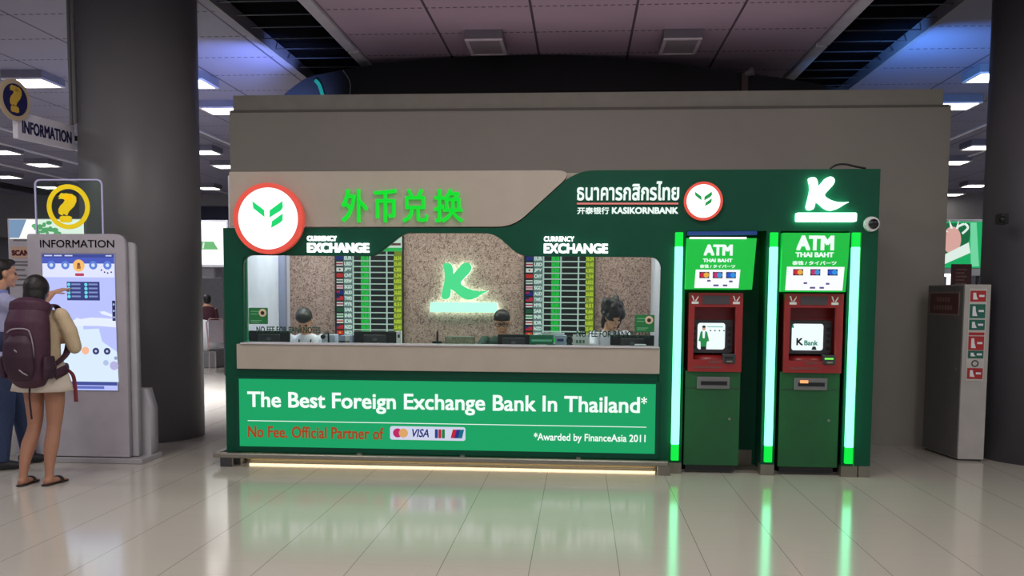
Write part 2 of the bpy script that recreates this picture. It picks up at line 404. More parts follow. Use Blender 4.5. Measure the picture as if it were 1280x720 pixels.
for px, py, lb in ((608, 47, 'unlit square ceiling lamp above the booth, left of the two over the beige sign'), (850, 46, 'unlit square ceiling lamp right of centre, above the bank name sign')):
    p = PZ(px, py, CEIL); lamp(p.x, p.y, False, lb, 0.46, 0.72, 'unlit lamps over the booth')
for px, py, lb in ((42, 103, 'large lit ceiling lamp just above the hanging information sign'),
                   (54, 206, 'lit ceiling lamp left of the pillar, above the clear question mark panel'),
                   (8, 221, 'lit ceiling lamp cut by the left edge of the photo'),
                   (62, 234, 'small lit ceiling lamp seen through the clear question mark panel'),
                   (3, 190, 'lit ceiling lamp at the left edge, under the hanging information sign'),
                   (238, 104, 'lit ceiling lamp peeking out at the right edge of the left pillar'),
                   (279, 138, 'lit ceiling lamp at the upper left corner of the grey wall'),
                   (255, 190, 'lit ceiling lamp halfway down the gap right of the left pillar'),
                   (284, 208, 'lit ceiling lamp partly hidden by the left edge of the grey wall'),
                   (260, 235, 'lowest lit ceiling lamp in the gap right of the left pillar'),
                   (1194, 132, 'lit ceiling lamp touching the upper right corner of the grey wall'),
                   (1242, 96, 'lit ceiling lamp peeking out at the left edge of the right pillar'),
                   (1226, 184, 'lit ceiling lamp in the right gap, beside the right pillar'),
                   (1191, 203, 'lit ceiling lamp in the right gap, beside the grey wall edge'),
                   (1219, 232, 'lit ceiling lamp low in the right gap, beside the right pillar'),
                   (1189, 243, 'lowest lit ceiling lamp in the right gap, above the green poster')):
    p = PZ(px, py, CEIL - 0.11); lamp(p.x, p.y, True, lb, 0.62, 0.62, 'lit ceiling lamps')

# ================================================================== THE BOOTH
booth = thing('currency_exchange_booth', 'wide green and beige money exchange booth with glass window and lit front panel', 'booth', (0, 0, 0))
outer = [(-3.27, 0.12), (-3.27, 2.19), (-0.60, 2.195), (-0.05, 2.70), (2.58, 2.705), (2.58, 0.10), (2.33, 0.10), (2.33, 2.17), (1.745, 2.17), (1.745, 0.10), (1.625, 0.10), (1.625, 2.17), (0.925, 2.17), (0.925, 0.10), (0.74, 0.10)]
outer = rounded(outer, [0, 0, .14, .17, 0, 0, 0, 0, 0, 0, 0, 0, 0, 0, 0])
hole = [(-3.12, 0.16), (-3.10, 1.945), (-1.87, 1.94), (-1.60, 2.15), (-0.78, 2.15), (-0.55, 1.945), (0.715, 1.94), (0.70, 0.16)]
hole = rounded(hole, [0, .09, .05, .06, .1, .08, .11, 0])
obj('green_facade', flat([outer, hole], 0.0, 0.10), GREEN, booth)
bd = [(-3.20, 2.20), (-0.605, 2.205), (-0.06, 2.70), (-3.20, 2.695)]
obj('beige_fascia', flat([rounded(bd, [0, .14, .17, 0])], -0.012, 0.06), BEIGE, booth)
obj('upper_backing', B(-3.20, 2.58, 0.10, 0.14, 2.20, 2.69), BEIGE, booth)
obj('left_reveal', B(-3.19, -3.095, 0.10, 0.14, 0.95, 1.93), GREEN_IN, booth)
obj('side_panel', B(-3.27, -3.22, 0.14, 1.84, 0.02, 2.68), mat('lavender_white_panel', (214, 214, 232), 0.5), booth)
obj('side_panel', B(2.53, 2.58, 0.10, 1.84, 0.02, 2.68), GREEN, booth)
obj('partition', B(0.76, 0.86, 0.14, 1.80, 0.02, 2.64), mat('lavender_white_panel', (214, 214, 232), 0.5), booth)
obj('roof_panel', B(-3.22, 2.53, 0.14, 1.84, 2.64, 2.68), WHITE, booth)
obj('back_panel', B(-3.22, 0.76, 1.79, 1.84, 0.02, 2.64), mottled(), booth)
# white door and frame against the left inner wall
obj('inner_door', B(-3.215, -3.19, 0.30, 1.30, 0.02, 2.1), mat('lavender_white_panel', (214, 214, 232), 0.5), booth)
obj('door_post', B(-3.215, -3.15, 1.40, 1.47, 0.02, 2.64), mat('lavender_post', (140, 142, 168), 0.5), booth)
obj('alcove_back', B(0.86, 2.53, 0.42, 0.46, 0.02, 2.64), GREEN, booth)
obj('alcove_divider', B(1.65, 1.72, 0.10, 0.42, 0.02, 2.64), GREEN, booth)
obj('booth_floor', B(-3.22, 2.53, 0.12, 1.84, 0.001, 0.02), PLINTH, booth)
# counter: beige front, dark band, lit sheet
cf = obj('counter_front', B(-3.15, 0.712, -0.035, 0.13, 0.90, 1.13, 0.006), BEIGE, booth)
obj('counter_top', B(-3.11, 0.708, -0.05, 0.15, 1.13, 1.142, 0.003), mat('counter_edge_white', (210, 206, 214), 0.3), booth)
obj('dark_band', B(-3.15, 0.70, -0.005, 0.12, 0.815, 0.898), GREEN, booth)
lp = obj('lit_panel', B(-3.145, 0.688, -0.012, 0.10, 0.175, 0.812), E_PANEL, booth)
obj('panel_frame', flat([[(-3.17, 0.13), (0.72, 0.13), (0.72, 0.83), (-3.17, 0.83)], [(-3.14, 0.178), (-3.14, 0.808), (0.684, 0.808), (0.684, 0.178)]], -0.022, 0.0), GREEN, booth)
def word_parts(name, bm, gap, m, parent):
    """one part per word: cut a line of lettering at its spaces"""
    sp_ = sorted((min(v.co.x for v in f_.verts), max(v.co.x for v in f_.verts)) for f_ in bm.faces); cuts = []; end = sp_[0][1]
    for a_, b_ in sp_:
        if a_ - end > gap: cuts.append((a_ + end) / 2)
        end = max(end, b_)
    me = bpy.data.meshes.new('t'); bm.to_mesh(me); bm.free()
    for lo, hi in zip([-1e9] + cuts, cuts + [1e9]):
        w_ = bmesh.new(); w_.from_mesh(me)
        bmesh.ops.delete(w_, geom=[v for v in w_.verts if not lo < v.co.x < hi], context='VERTS'); obj(name, w_, m, parent)
    bpy.data.meshes.remove(me)
word_parts('headline_word', words('The Best Foreign Exchange Bank In Thailand', -3.06, 0.545, 0.50, 0.69, -0.018, 0.006, bold=0.02), 0.04, E_TEXT, lp)
obj('headline_asterisk', words('*', 0.556, 0.607, 0.627, 0.692, -0.018, 0.006, bold=0.012), E_TEXT, lp)
obj('divider_line', B(-3.06, 0.605, -0.016, -0.011, 0.415, 0.421), E_TEXT, lp)
obj('subtitle_lettering', words('No Fee. Official Partner of', -3.06, -1.785, 0.262, 0.372, -0.017, 0.005, bold=0.02), E_ORANGE, lp)
obj('footnote_lettering', words('*Awarded by FinanceAsia 2011', -0.405, 0.60, 0.262, 0.352, -0.017, 0.005, bold=0.015), E_TEXT, lp)
pl = obj('card_logo_plate', flat([rrect(-1.725, -1.03, 0.265, 0.39, 0.02)], -0.017, -0.011), glow('white_logo_plate', (216, 222, 244), 0.9), lp)
# logos on the plate are pieces of the sheet's print
def lit(name, bm, rgb, parent, s=0.85): return obj(name, bm, glow(name + '_%d_%d_%d' % rgb, rgb, s), parent)
lit('logo_circle', disc(-1.655, 0.328, 0.042, -0.019, -0.017), (200, 40, 110), lp)
lit('logo_circle', disc(-1.60, 0.328, 0.042, -0.021, -0.019), (236, 176, 110), lp)
lit('logo_lettering', words('VISA', -1.52, -1.365, 0.292, 0.368, -0.019, 0.002, 0.02, italic=0.25), (36, 44, 130), lp)
for i, c in enumerate(((30, 70, 150), (190, 40, 60), (30, 130, 70))):
    lit('logo_stripe', flat([rrect(-1.31 + i * 0.032, -1.282 + i * 0.032, 0.285, 0.368, 0.008, 3)], -0.019, -0.017), c, lp)
for i, c in enumerate(((200, 30, 60), (40, 50, 140), (20, 110, 140))):
    x = -1.165 + i * 0.034
    lit('logo_slant', flat([[(x, 0.288), (x + 0.036, 0.288), (x + 0.056, 0.368), (x + 0.02, 0.368)]], -0.019, -0.017), c, lp)
# plinth under the lit panel with a warm strip, grey feet under the posts
obj('plinth', B(-3.14, 0.72, 0.16, 0.20, 0.02, 0.16), mat('warm_plinth', (226, 200, 160), 0.4), booth)
obj('warm_light_strip', B(-3.10, 0.70, 0.145, 0.16, 0.002, 0.020), E_WARM, booth)
for a, b in ((0.745, 0.925), (1.625, 1.745), (2.33, 2.47), (2.48, 2.575)):
    obj('post_foot', B(a, b, -0.004, 0.12, 0.0, 0.099), PLINTH, booth)
obj('post_foot', B(-3.26, -3.14, 0.0, 0.12, 0.0, 0.119), DGREY, booth)
obj('alcove_kick_plate', B(1.45, 1.62, 0.405, 0.42, 0.02, 0.16), PLINTH, booth)
obj('panel_seam', B(2.43, 2.437, -0.006, 0.0, 0.10, 2.16), glow('green_edge_reflection_glow', (20, 190, 70), 0.5), booth)  # bright reflection along the green edge, put in as glow
area('plinth_strip_glow', (-1.2, 0.12, 0.02), 3.8, 1.3, (1.0, 0.78, 0.48), aim=(0, -1, 0.15), sizey=0.03)
area('plinth_strip_glow', (-1.2, 0.06, 0.012), 3.8, 0.7, (1.0, 0.80, 0.52), aim=(0, 0.8, 0.6), sizey=0.02)
# glass with its lettering and stickers
gp = bmesh.new()
gl = obj('glass_pane', flat([rounded([(-3.09, 1.143), (-3.09, 1.94), (-1.87, 1.94), (-1.60, 2.15), (-0.78, 2.15), (-0.55, 1.94), (0.705, 1.94), (0.705, 1.143)], [0] * 8)], 0.045, 0.053), GLASS, booth)
DG = mat('dark_green_vinyl', (20, 84, 60), 0.5)
for x0, x1, z0, z1 in ((-2.985, -2.38, 1.232, 1.290), (-0.03, 0.63, 1.222, 1.280)):
    obj('glass_lettering', words('NO FEE FOR BANKNOTES', x0, x1, z0, z1, 0.040, 0.003, 0.02), DG, gl)
for x0, x1, z0, z1 in ((-3.055, -2.875, 1.312, 1.462), (0.49, 0.665, 1.272, 1.425)):
    st = obj('sticker', flat([rrect(x0, x1, z0, z1, 0.006)], 0.038, 0.044), mat('green_sticker', (20, 120, 62), 0.5), gl)
    obj('sticker_picture', disc(x1 - 0.048, z1 - 0.046, 0.036, 0.034, 0.038), mat('sticker_cream', (222, 200, 170), 0.5), gl)
    obj('sticker_picture', disc(x1 - 0.048, z1 - 0.048, 0.018, 0.031, 0.034), mat('sticker_dark', (40, 30, 34), 0.5), gl)
    for kk, w_ in ((0.03, 0.09), (0.055, 0.06), (0.115, 0.10), (0.13, 0.08)):
        obj('sticker_line', B(x0 + 0.02, x0 + 0.02 + w_, 0.035, 0.0379, z1 - kk - 0.006, z1 - kk), mat('sticker_pale_green', (120, 190, 140), 0.5), gl)

# ------------------------------------------------------------------ bumper rail in front of the counter
t = thing('bumper_rail', 'long low steel bumper rail along the foot of the exchange counter', 'rail', (-1.2, -0.06, 0))
RY = -0.09
obj('rail', B(-3.30, 0.80, RY - 0.03, RY + 0.03, 0.082, 0.130, 0.012), STEEL, t)
obj('end_rail', B(-3.36, -3.29, RY - 0.02, 0.75, 0.083, 0.129, 0.008), STEEL, t)
for x in (-3.235, 0.76):
    obj('leg', B(x - 0.055, x + 0.055, RY - 0.022, RY + 0.022, 0.0, 0.084), DGREY if x < 0 else PLINTH, t)
for x in (-2.0, -1.05, 0.0):
    obj('bracket', B(x - 0.02, x + 0.02, RY, -0.021, 0.10, 0.14), STEEL, t)

# ------------------------------------------------------------------ illuminated characters on the beige fascia
t = thing('illuminated_characters', 'four bright green lit Chinese characters on the beige fascia', 'sign', (-1.6, -0.02, 2.25))
xs = [-2.15, -1.865, -1.585, -1.31, -1.055]
for ch, x0, x1 in (('外', -2.155, -1.92), ('币', -1.86, -1.655), ('兑', -1.60, -1.37), ('换', -1.315, -1.055)):
    obj('character', words(ch, x0, x1, 2.24, 2.535, -0.05, 0.038, 0.012), E_LETTER, t)
t = thing('illuminated_lettering', 'white lit currency exchange lettering left of the left rate board top', 'sign', (-2.2, 0, 1.96), 'white lit exchange letterings')
def exch(t, x0):
    obj('small_word', words('CURRENCY', x0, x0 + 0.27, 2.072, 2.118, -0.03, 0.028, 0.035), E_WHITE, t)
    obj('large_word', words('EXCHANGE', x0, x0 + 0.57, 1.968, 2.055, -0.03, 0.028, 0.045), E_WHITE, t)
exch(t, -2.48)
t = thing('illuminated_lettering', 'white lit currency exchange lettering above the right rate board', 'sign', (-0.05, 0, 1.96), 'white lit exchange letterings')
exch(t, -0.33)
t = thing('bank_name_sign', 'white Thai, Chinese and Latin bank name lettering on the dark green fascia', 'sign', (0.4, 0, 2.31))
obj('thai_lettering', words('ธนาคารกสิกรไทย', -0.04, 0.855, 2.435, 2.60, -0.03, 0.028, 0.02), E_TEXT, t)
obj('red_underline', B(-0.04, 0.85, -0.02, -0.001, 2.40, 2.414), mat('salmon_line', (214, 120, 116), 0.5, emit=(214, 110, 106), strength=0.4), t)
obj('chinese_lettering', words('开泰银行', -0.035, 0.245, 2.315, 2.375, -0.02, 0.019, 0.02), E_TEXT, t)
obj('latin_lettering', words('KASIKORNBANK', 0.27, 0.85, 2.318, 2.375, -0.02, 0.019, 0.035), E_TEXT, t)

# ------------------------------------------------------------------ round logo signs
def round_sign(cx, cz, r, yf, label, s, depth):
    t = thing('round_logo_sign', label, 'sign', (cx, 0, cz - r))
    obj('rim', ring(cx, cz, r, r * 0.87, yf, -0.013 if cx < 0 else -0.001), mat('red_sign_rim', (214, 74, 62), 0.35, emit=(226, 84, 66), strength=0.45), t)
    obj('face', disc(cx, cz, r * 0.88, yf + 0.012, -0.013 if cx < 0 else -0.001), glow('white_sign_face', (255, 255, 255), s), t)
    E_ = glow('logo_leaf_green', (18, 226, 118) if cx < 0 else (30, 170, 84), 0.9 if cx < 0 else 0.6) if cx < 0 else glow('logo_leaf_green_dim', (30, 170, 84), 0.8)
    q = r / 0.345
    for pl_ in ([(-0.155, 0.135), (-0.145, 0.065), (-0.035, -0.02), (-0.038, 0.048)],
                [(0.015, -0.025), (0.018, 0.045), (0.145, 0.135), (0.15, 0.075), (0.13, 0.045)],
                [(0.03, -0.125), (0.04, -0.06), (0.148, 0.015), (0.145, -0.05), (0.12, -0.075)]):
        obj('leaf', flat([[(cx + x * q, cz + z * q + 0.034 * q) for x, z in pl_]], yf + 0.004, yf + 0.013), E_, t)
p = PY(336.5, 273.5, -0.06)
round_sign(p.x, p.z, 0.318, -0.10, 'large round white logo sign with red rim at the left end of the booth', 1.4, 0.1)
p = PY(879, 251.5, -0.02)
round_sign(p.x, p.z, 0.168, -0.04, 'small round white logo sign with red rim beside the Thai bank name', 0.95, 0.04)

# ------------------------------------------------------------------ K-shaped light signs
def k_sign(P_, yf, yb, label, me, mb, halo, cat='sign'):
    """P_ turns sign units (0..1 across, 0..1 up) into x, z"""
    c = P_(0.5, 0)
    t = thing('brush_letter_sign', label, cat, (c[0], yf, c[1]))
    stem = [(0.20, 0.98), (0.30, 0.98), (0.335, 0.90), (0.345, 0.78), (0.30, 0.60), (0.31, 0.42), (0.29, 0.285), (0.25, 0.255), (0.18, 0.265), (0.165, 0.33), (0.19, 0.48), (0.22, 0.66), (0.215, 0.82), (0.19, 0.93)]
    arm = [(0.30, 0.70), (0.40, 0.84), (0.48, 0.97), (0.54, 1.0), (0.60, 0.97), (0.62, 0.90), (0.60, 0.82), (0.52, 0.70), (0.45, 0.60),
           (0.47, 0.545), (0.56, 0.475), (0.66, 0.435), (0.76, 0.425), (0.88, 0.44), (0.78, 0.375), (0.70, 0.30), (0.62, 0.255), (0.545, 0.25), (0.46, 0.30), (0.38, 0.40), (0.30, 0.47)]
    o1 = rounded([P_(x, z) for x, z in stem], [0.02] * len(stem), 3); o2 = rounded([P_(x, z) for x, z in arm], [0.02] * len(arm), 3)
    obj('letter_stem', flat([o1], yf, yb), me, t); obj('letter_arm', flat([o2], yf - 0.002, yb - 0.002), me, t)
    a = P_(0, 0); b = P_(1, 0.2)
    hl = bmesh.new()
    for o_ in (o1, o2, rrect(a[0], b[0], a[1], b[1], 0.012, 3)):
        c_ = flat([o_], yb - 0.001, yb + 0.006); me_ = bpy.data.meshes.new('t'); c_.to_mesh(me_); c_.free(); hl.from_mesh(me_); bpy.data.meshes.remove(me_)
    obj('back_light', hl, glow('sign_back_light_%d' % halo, (150, 255, 205) if halo < 9 else (225, 255, 236), halo), t)
    obj('underline_bar', flat([rrect(a[0], b[0], a[1], b[1], 0.012, 3)], yf, yb), mb, t)
a = PY(994, 277.5, -0.03); b = PY(1071, 221, -0.03)
k_sign(lambda x, z: (a.x + x * (b.x - a.x), a.z + z * (b.z - a.z)), -0.075, -0.03, 'white lit brush-style letter K with bar at the top right of the booth', glow('white_green_letter', (200, 255, 230), 2.2), glow('white_green_letter', (200, 255, 230), 2.2), 8)
a2 = PY(538, 390, 1.72); b2 = PY(622, 328, 1.72)
k_sign(lambda x, z: (a2.x + x * (b2.x - a2.x), a2.z + z * (b2.z - a2.z)), 1.70, 1.74, 'green lit brush-style letter K with bar on the brown back wall', glow('pale_green_letter', (90, 240, 160), 1.0), glow('white_green_bar', (190, 255, 225), 1.5), 9)

# ------------------------------------------------------------------ vertical green light bars
for x, lb in ((0.862, 'vertical green tube light left of the left cash machine'), (1.684, 'vertical green tube light between the two cash machines'), (2.384, 'vertical green tube light right of the right cash machine')):
    t = thing('vertical_tube_light', lb, 'light', (x, -0.02, 0.12), 'vertical green tube lights')
    obj('tube', B(x - 0.034, x + 0.034, -0.045, -0.002, 0.27, 2.03, 0.006), E_LED, t)
    obj('end_section', B(x - 0.034, x + 0.034, -0.045, -0.002, 0.125, 0.27, 0.006), E_LEDEND, t)
    obj('end_section', B(x - 0.034, x + 0.034, -0.045, -0.002, 2.03, 2.155, 0.006), E_LEDEND, t)
# ------------------------------------------------------------------ dome camera and loose cable
p = PY(1090, 280, -0.03)
t = thing('dome_camera', 'small white and black dome camera at the right edge of the booth', 'camera', (p.x, 0, p.z))
obj('base', C((p.x, -0.001, p.z), (p.x, -0.04, p.z), 0.066, 0.062, 32), WHITE, t)
bm = ball(bmesh.new(), (p.x + 0.01, -0.04, p.z), (0.044, 0.04, 0.044)); obj('dome', bm, mat('smoked_dome', (18, 20, 26), 0.08), t, True)
p = PY(1045, 214, 0.05); q = PY(1075, 214, 0.05)
tag(obj('loose_cable', tube(bmesh.new(), spline([(p.x - 0.05, 0.06, 2.715), (p.x, 0.05, 2.745), (p.x + 0.08, 0.07, 2.755), (p.x + 0.16, 0.06, 2.735), (q.x + 0.05, 0.05, 2.715)]), 0.009, 8), BLACK, None, True),
    'loop of black cable lying on top of the booth at its right end', 'cable')

# ------------------------------------------------------------------ cash machines
SCRW = glow('atm_screen_white', (232, 244, 246), 1.1)
def atm(x0, x1, which):
    cx = (x0 + x1) / 2
    t = thing('cash_machine', ('red and green cash machine on the left, its screen showing a figure in green' if which == 0 else 'red and green cash machine on the right with a glowing card reader'), 'cash machine', (cx, 0.25, 0), 'cash machines beside the exchange booth')
    w = x1 - x0
    # steel body below
    obj('cabinet', B(x0 - 0.02, x1 - 0.0, 0.03, 0.40, 0.075, 0.93, 0.006), ATMG, t)
    obj('base', B(x0, x1 - 0.03, 0.06, 0.38, 0.021, 0.075), BLACK, t)
    obj('lock', C((x1 - 0.09, 0.03, 0.50), (x1 - 0.09, 0.02, 0.50), 0.012, n=16), STEEL, t)
    dz = obj('cabinet_seam', B(x0 - 0.015, x1 - 0.005, 0.026, 0.031, 0.77, 0.776), DGREY, t)
    sp_ = obj('slot_plate', B(cx - 0.15, cx + 0.14, 0.014, 0.029, 0.77, 0.878, 0.004), GREY, t)
    obj('slot', B(cx - 0.115, cx + 0.115, 0.009, 0.014, 0.805, 0.838), BLACK, sp_)
    if which == 1: obj('slot_light', B(cx - 0.10, cx - 0.03, 0.003, 0.010, 0.832, 0.858), glow('orange_slot_light', (255, 170, 110), 1.2), sp_)
    # red upper fascia with a recess
    zb, zt = 0.925, 1.625
    fr = flat([[(x0, zb), (x1, zb), (x1, zt), (x0, zt)], [(x0 + 0.045, 1.03), (x0 + 0.05, 1.50), (x1 - 0.06, 1.50), (x1 - 0.05, 1.03)]], 0.0, 0.10)
    obj('red_fascia', fr, RED, t)
    obj('red_recess', B(x0 + 0.01, x1 - 0.01, 0.22, 0.40, zb, zt), RED, t)
    sh = bmesh.new()
    for a in ((x0, x0 + 0.02, 0.10, 0.24, zb, zt), (x1 - 0.02, x1, 0.10, 0.24, zb, zt), (x0 + 0.02, x1 - 0.02, 0.10, 0.24, zt - 0.12, zt - 0.10)): box(sh, *a)
    obj('recess_sides', sh, RED, t)
    vs = flat([[(0.104, 0.93), (0.104, 1.045), (0.22, 1.09), (0.22, 0.93)]], x0 + 0.02, x1 - 0.02)     # shelf profile in (y, z)
    for v in vs.verts: v.co = Vector((v.co.y, v.co.x, v.co.z))
    obj('shelf', vs, RED, t)
    hd = obj('header_panel', B(cx - 0.12, cx + 0.115, -0.006, 0.0, 1.525, 1.60), mat('atm_header_grey', (70, 62, 68), 0.4), t)
    for sx in (-0.185, 0.175):
        e = obj('emblem', B(cx + sx - 0.028, cx + sx + 0.032, -0.004, 0.0, 1.527, 1.548), WHITE, t)
        obj('emblem', flat([[(cx + sx - 0.03, 1.60), (cx + sx - 0.018, 1.60), (cx + sx - 0.004, 1.555), (cx + sx - 0.012, 1.555)]], -0.004, 0.0), WHITE, t)
        obj('emblem', flat([[(cx + sx + 0.0, 1.555), (cx + sx + 0.03, 1.60), (cx + sx + 0.03, 1.585), (cx + sx + 0.01, 1.55)]], -0.004, 0.0), WHITE, t)
    mo = obj('monitor_bezel', flat([rrect(x0 + 0.05, x1 - 0.065, 1.085, 1.385, 0.02), rrect(x0 + 0.095, x1 - 0.125, 1.115, 1.355, 0.025)], 0.13, 0.22), DGREY, t)
    sc = obj('screen', flat([rrect(x0 + 0.09, x1 - 0.12, 1.11, 1.36, 0.025)], 0.165, 0.20), SCRW, t)
    if which == 0:
        G1 = glow('screen_green', (40, 150, 80), 0.8); G2 = glow('screen_dark', (40, 50, 46), 0.5); G3 = glow('screen_skin', (220, 170, 150), 0.8)
        fx = x0 + 0.155
        obj('picture_jacket', flat([[(fx - 0.045, 1.19), (fx - 0.03, 1.27), (fx - 0.012, 1.285), (fx + 0.012, 1.285), (fx + 0.03, 1.27), (fx + 0.05, 1.19), (fx + 0.03, 1.185), (fx + 0.025, 1.14), (fx - 0.025, 1.14), (fx - 0.028, 1.185)]], 0.162, 0.165), G1, sc)
        obj('picture_shirt', flat([[(fx - 0.012, 1.285), (fx + 0.012, 1.285), (fx + 0.008, 1.215), (fx - 0.008, 1.215)]], 0.159, 0.162), SCRW, sc)
        obj('picture_head', disc(fx, 1.305, 0.019, 0.162, 0.165, 20, 0.015), G3, sc)
        obj('picture_hair', disc(fx, 1.32, 0.011, 0.160, 0.162, 20, 0.016), G2, sc)
        obj('picture_trousers', flat([[(fx - 0.025, 1.14), (fx + 0.025, 1.14), (fx + 0.025, 1.112), (fx - 0.025, 1.112)]], 0.162, 0.165), G2, sc)
        obj('picture_caption', B(fx + 0.03, fx + 0.17, 0.162, 0.165, 1.315, 1.325), glow('screen_pale_green', (150, 210, 200), 0.9), sc)
        for i in range(4): obj('picture_icon', disc(fx + 0.06 + i * 0.04, 1.285, 0.007, 0.162, 0.165, 12), GREY, sc)
    else:
        G1 = glow('screen_teal', (30, 140, 110), 0.8); G2 = glow('screen_dark', (40, 50, 46), 0.5)
        fx = x0 + 0.15
        obj('picture_corner_logo', flat([[(fx - 0.055, 1.345), (fx - 0.035, 1.345), (fx - 0.03, 1.315), (fx - 0.055, 1.32)]], 0.162, 0.165), G1, sc)
        obj('picture_lettering', words('K', fx - 0.005, fx + 0.055, 1.16, 1.225, 0.161, 0.003, 0.03), G2, sc)
        obj('picture_lettering', words('Bank', fx + 0.065, fx + 0.185, 1.16, 1.205, 0.161, 0.003, 0.03), G1, sc)
        obj('picture_figure', flat([[(fx + 0.13, 1.12), (fx + 0.14, 1.15), (fx + 0.165, 1.15), (fx + 0.175, 1.12)]], 0.162, 0.165), G2, sc)
    for i in range(4):
        obj('side_button', B(x1 - 0.11, x1 - 0.08, 0.115, 0.131, 1.13 + i * 0.055, 1.155 + i * 0.055, 0.003), BLACK, t)
        if which == 0: obj('side_button', B(x0 + 0.06, x0 + 0.082, 0.115, 0.131, 1.13 + i * 0.055, 1.155 + i * 0.055, 0.003), BLACK, t)
    kp = obj('card_reader', B(x1 - 0.165, x1 - 0.055, -0.01, 0.06, 1.0, 1.085, 0.008), DGREY, t)
    obj('card_slot', B(x1 - 0.15, x1 - 0.075, -0.014, -0.009, 1.045, 1.06), glow('card_slot_green', (120, 240, 90), 1.2) if which else BLACK, kp)
    obj('card_lip', B(x1 - 0.14, x1 - 0.085, -0.045, -0.009, 1.012, 1.027, 0.005), STEEL, kp)
    obj('label_plate', B(cx - 0.06, cx + 0.05, -0.003, 0.0, 1.0, 1.025), mat('maroon_label', (120, 60, 58), 0.5), t)
    obj('label_plate', B(x0 + 0.05, cx + 0.06, -0.003, 0.0, 0.955, 0.975), mat('maroon_label', (120, 60, 58), 0.5), t)
atm(0.965, 1.435, 0)
atm(1.80, 2.305, 1)
def atm_sign(x0, x1, xb0, xb1, zb, zt, which):
    t = thing('cash_machine_sign', 'lit green sign over the left cash machine, with a dark blue tube lamp on top' if which == 0 else 'lit green sign over the right cash machine, under the white K', 'sign', ((x0 + x1) / 2, 0, zb), 'green signs over the cash machines')
    fb = -0.06
    bm = flat([[(x0, zt), (x1, zt), (xb1, zb), (xb0, zb)]], fb, 0.38)
    obj('light_box', bm, mat('sign_green', (0, 150, 46), 0.4, emit=(0, 176, 56), strength=0.75 if which == 0 else 0.9), t)
    cx = (x0 + x1) / 2 - (0.02 if which == 0 else 0.0); y = fb - 0.006
    q = E_TEXT
    hz = zt - zb; xo = 0.035 if which else 0.0
    obj('large_lettering', words('ATM', cx - 0.135 - xo, cx + 0.115 + xo, zb + hz * (0.705 if which else 0.66), zb + hz * (0.955 if which else 0.875), y, 0.006, 0.05), q, t)
    zo = 0.02 if which else 0.0
    obj('small_lettering', words('THAI BAHT', cx - 0.14 - xo, cx + 0.115 + xo, zb + hz * 0.53 + zo * 1.5, zb + hz * 0.60 + zo * 1.8, y, 0.006, 0.04), q, t)
    obj('japanese_lettering', words('泰铢 / タイバーツ', cx - 0.165 - xo, cx + 0.14 + xo, zb + hz * 0.415 + zo, zb + hz * 0.485 + zo, y, 0.006, 0.02), q, t)
    wx0, wx1 = (cx - 0.20, cx + 0.185) if which == 0 else (cx - 0.245, cx + 0.245)
    wz1 = zb + hz * 0.385 + zo
    pp = obj('white_notice', flat([[(wx0, wz1), (wx1, wz1), (wx1 - 0.012, zb + 0.012), (wx0 - 0.01, zb + 0.012)]], fb - 0.004, fb), glow('white_notice', (250, 252, 255), 1.0), t)
    for i, (c1, c2) in enumerate((((206, 40, 60), (240, 180, 70)), ((200, 50, 110), (70, 150, 220)), ((40, 90, 210), (50, 150, 230)))):
        xx = wx0 + (wx1 - wx0) * (0.2 + 0.3 * i); ww = 0.045
        lit('notice_card', B(xx - ww, xx + ww - 0.005, y, fb - 0.004, wz1 - 0.075, wz1 - 0.02), (40, 30, 70), pp, 0.7)
        lit('notice_disc', disc(xx - 0.018, wz1 - 0.047, 0.023, y - 0.002, y, 20), c1, pp, 0.9)
        lit('notice_disc', disc(xx + 0.014, wz1 - 0.047, 0.023, y - 0.003, y - 0.001, 20), c2, pp, 0.9)
    for xx, zz, ww in ((-0.03, 0.035, 0.03), (0.05, 0.035, 0.025), (0.1, 0.07, 0.02), (-0.09, 0.075, 0.02)):
        lit('notice_line', B(cx + xx - ww / 2, cx + xx + ww, y, fb - 0.004, zb + zz - 0.008, zb + zz + 0.008), (110, 90, 160), pp, 0.7)
    if which == 0:
        obj('lamp_tube', C((x0, fb + 0.01, zt + 0.04), (x1 - 0.0, fb + 0.01, zt + 0.045), 0.018, n=14), mat('navy_tube', (24, 50, 110), 0.3, emit=(30, 70, 140), strength=0.4), t)
        obj('lamp_slit', B(x0 + 0.02, x1 - 0.09, fb - 0.008, fb, zt - 0.008, zt + 0.008), E_WHITE, t)
a, b, c, d_ = PY(859, 297.5, -0.06), PY(946, 298, -0.06), PY(940, 362, -0.06), PY(856.5, 362, -0.06)
atm_sign(a.x, b.x, d_.x, c.x, c.z, a.z, 0)
a, b, c, d_ = PY(979, 291, -0.06), PY(1063, 291, -0.06), PY(1057, 365, -0.06), PY(976, 365, -0.06)
atm_sign(a.x, b.x, d_.x, c.x, c.z, a.z, 1)

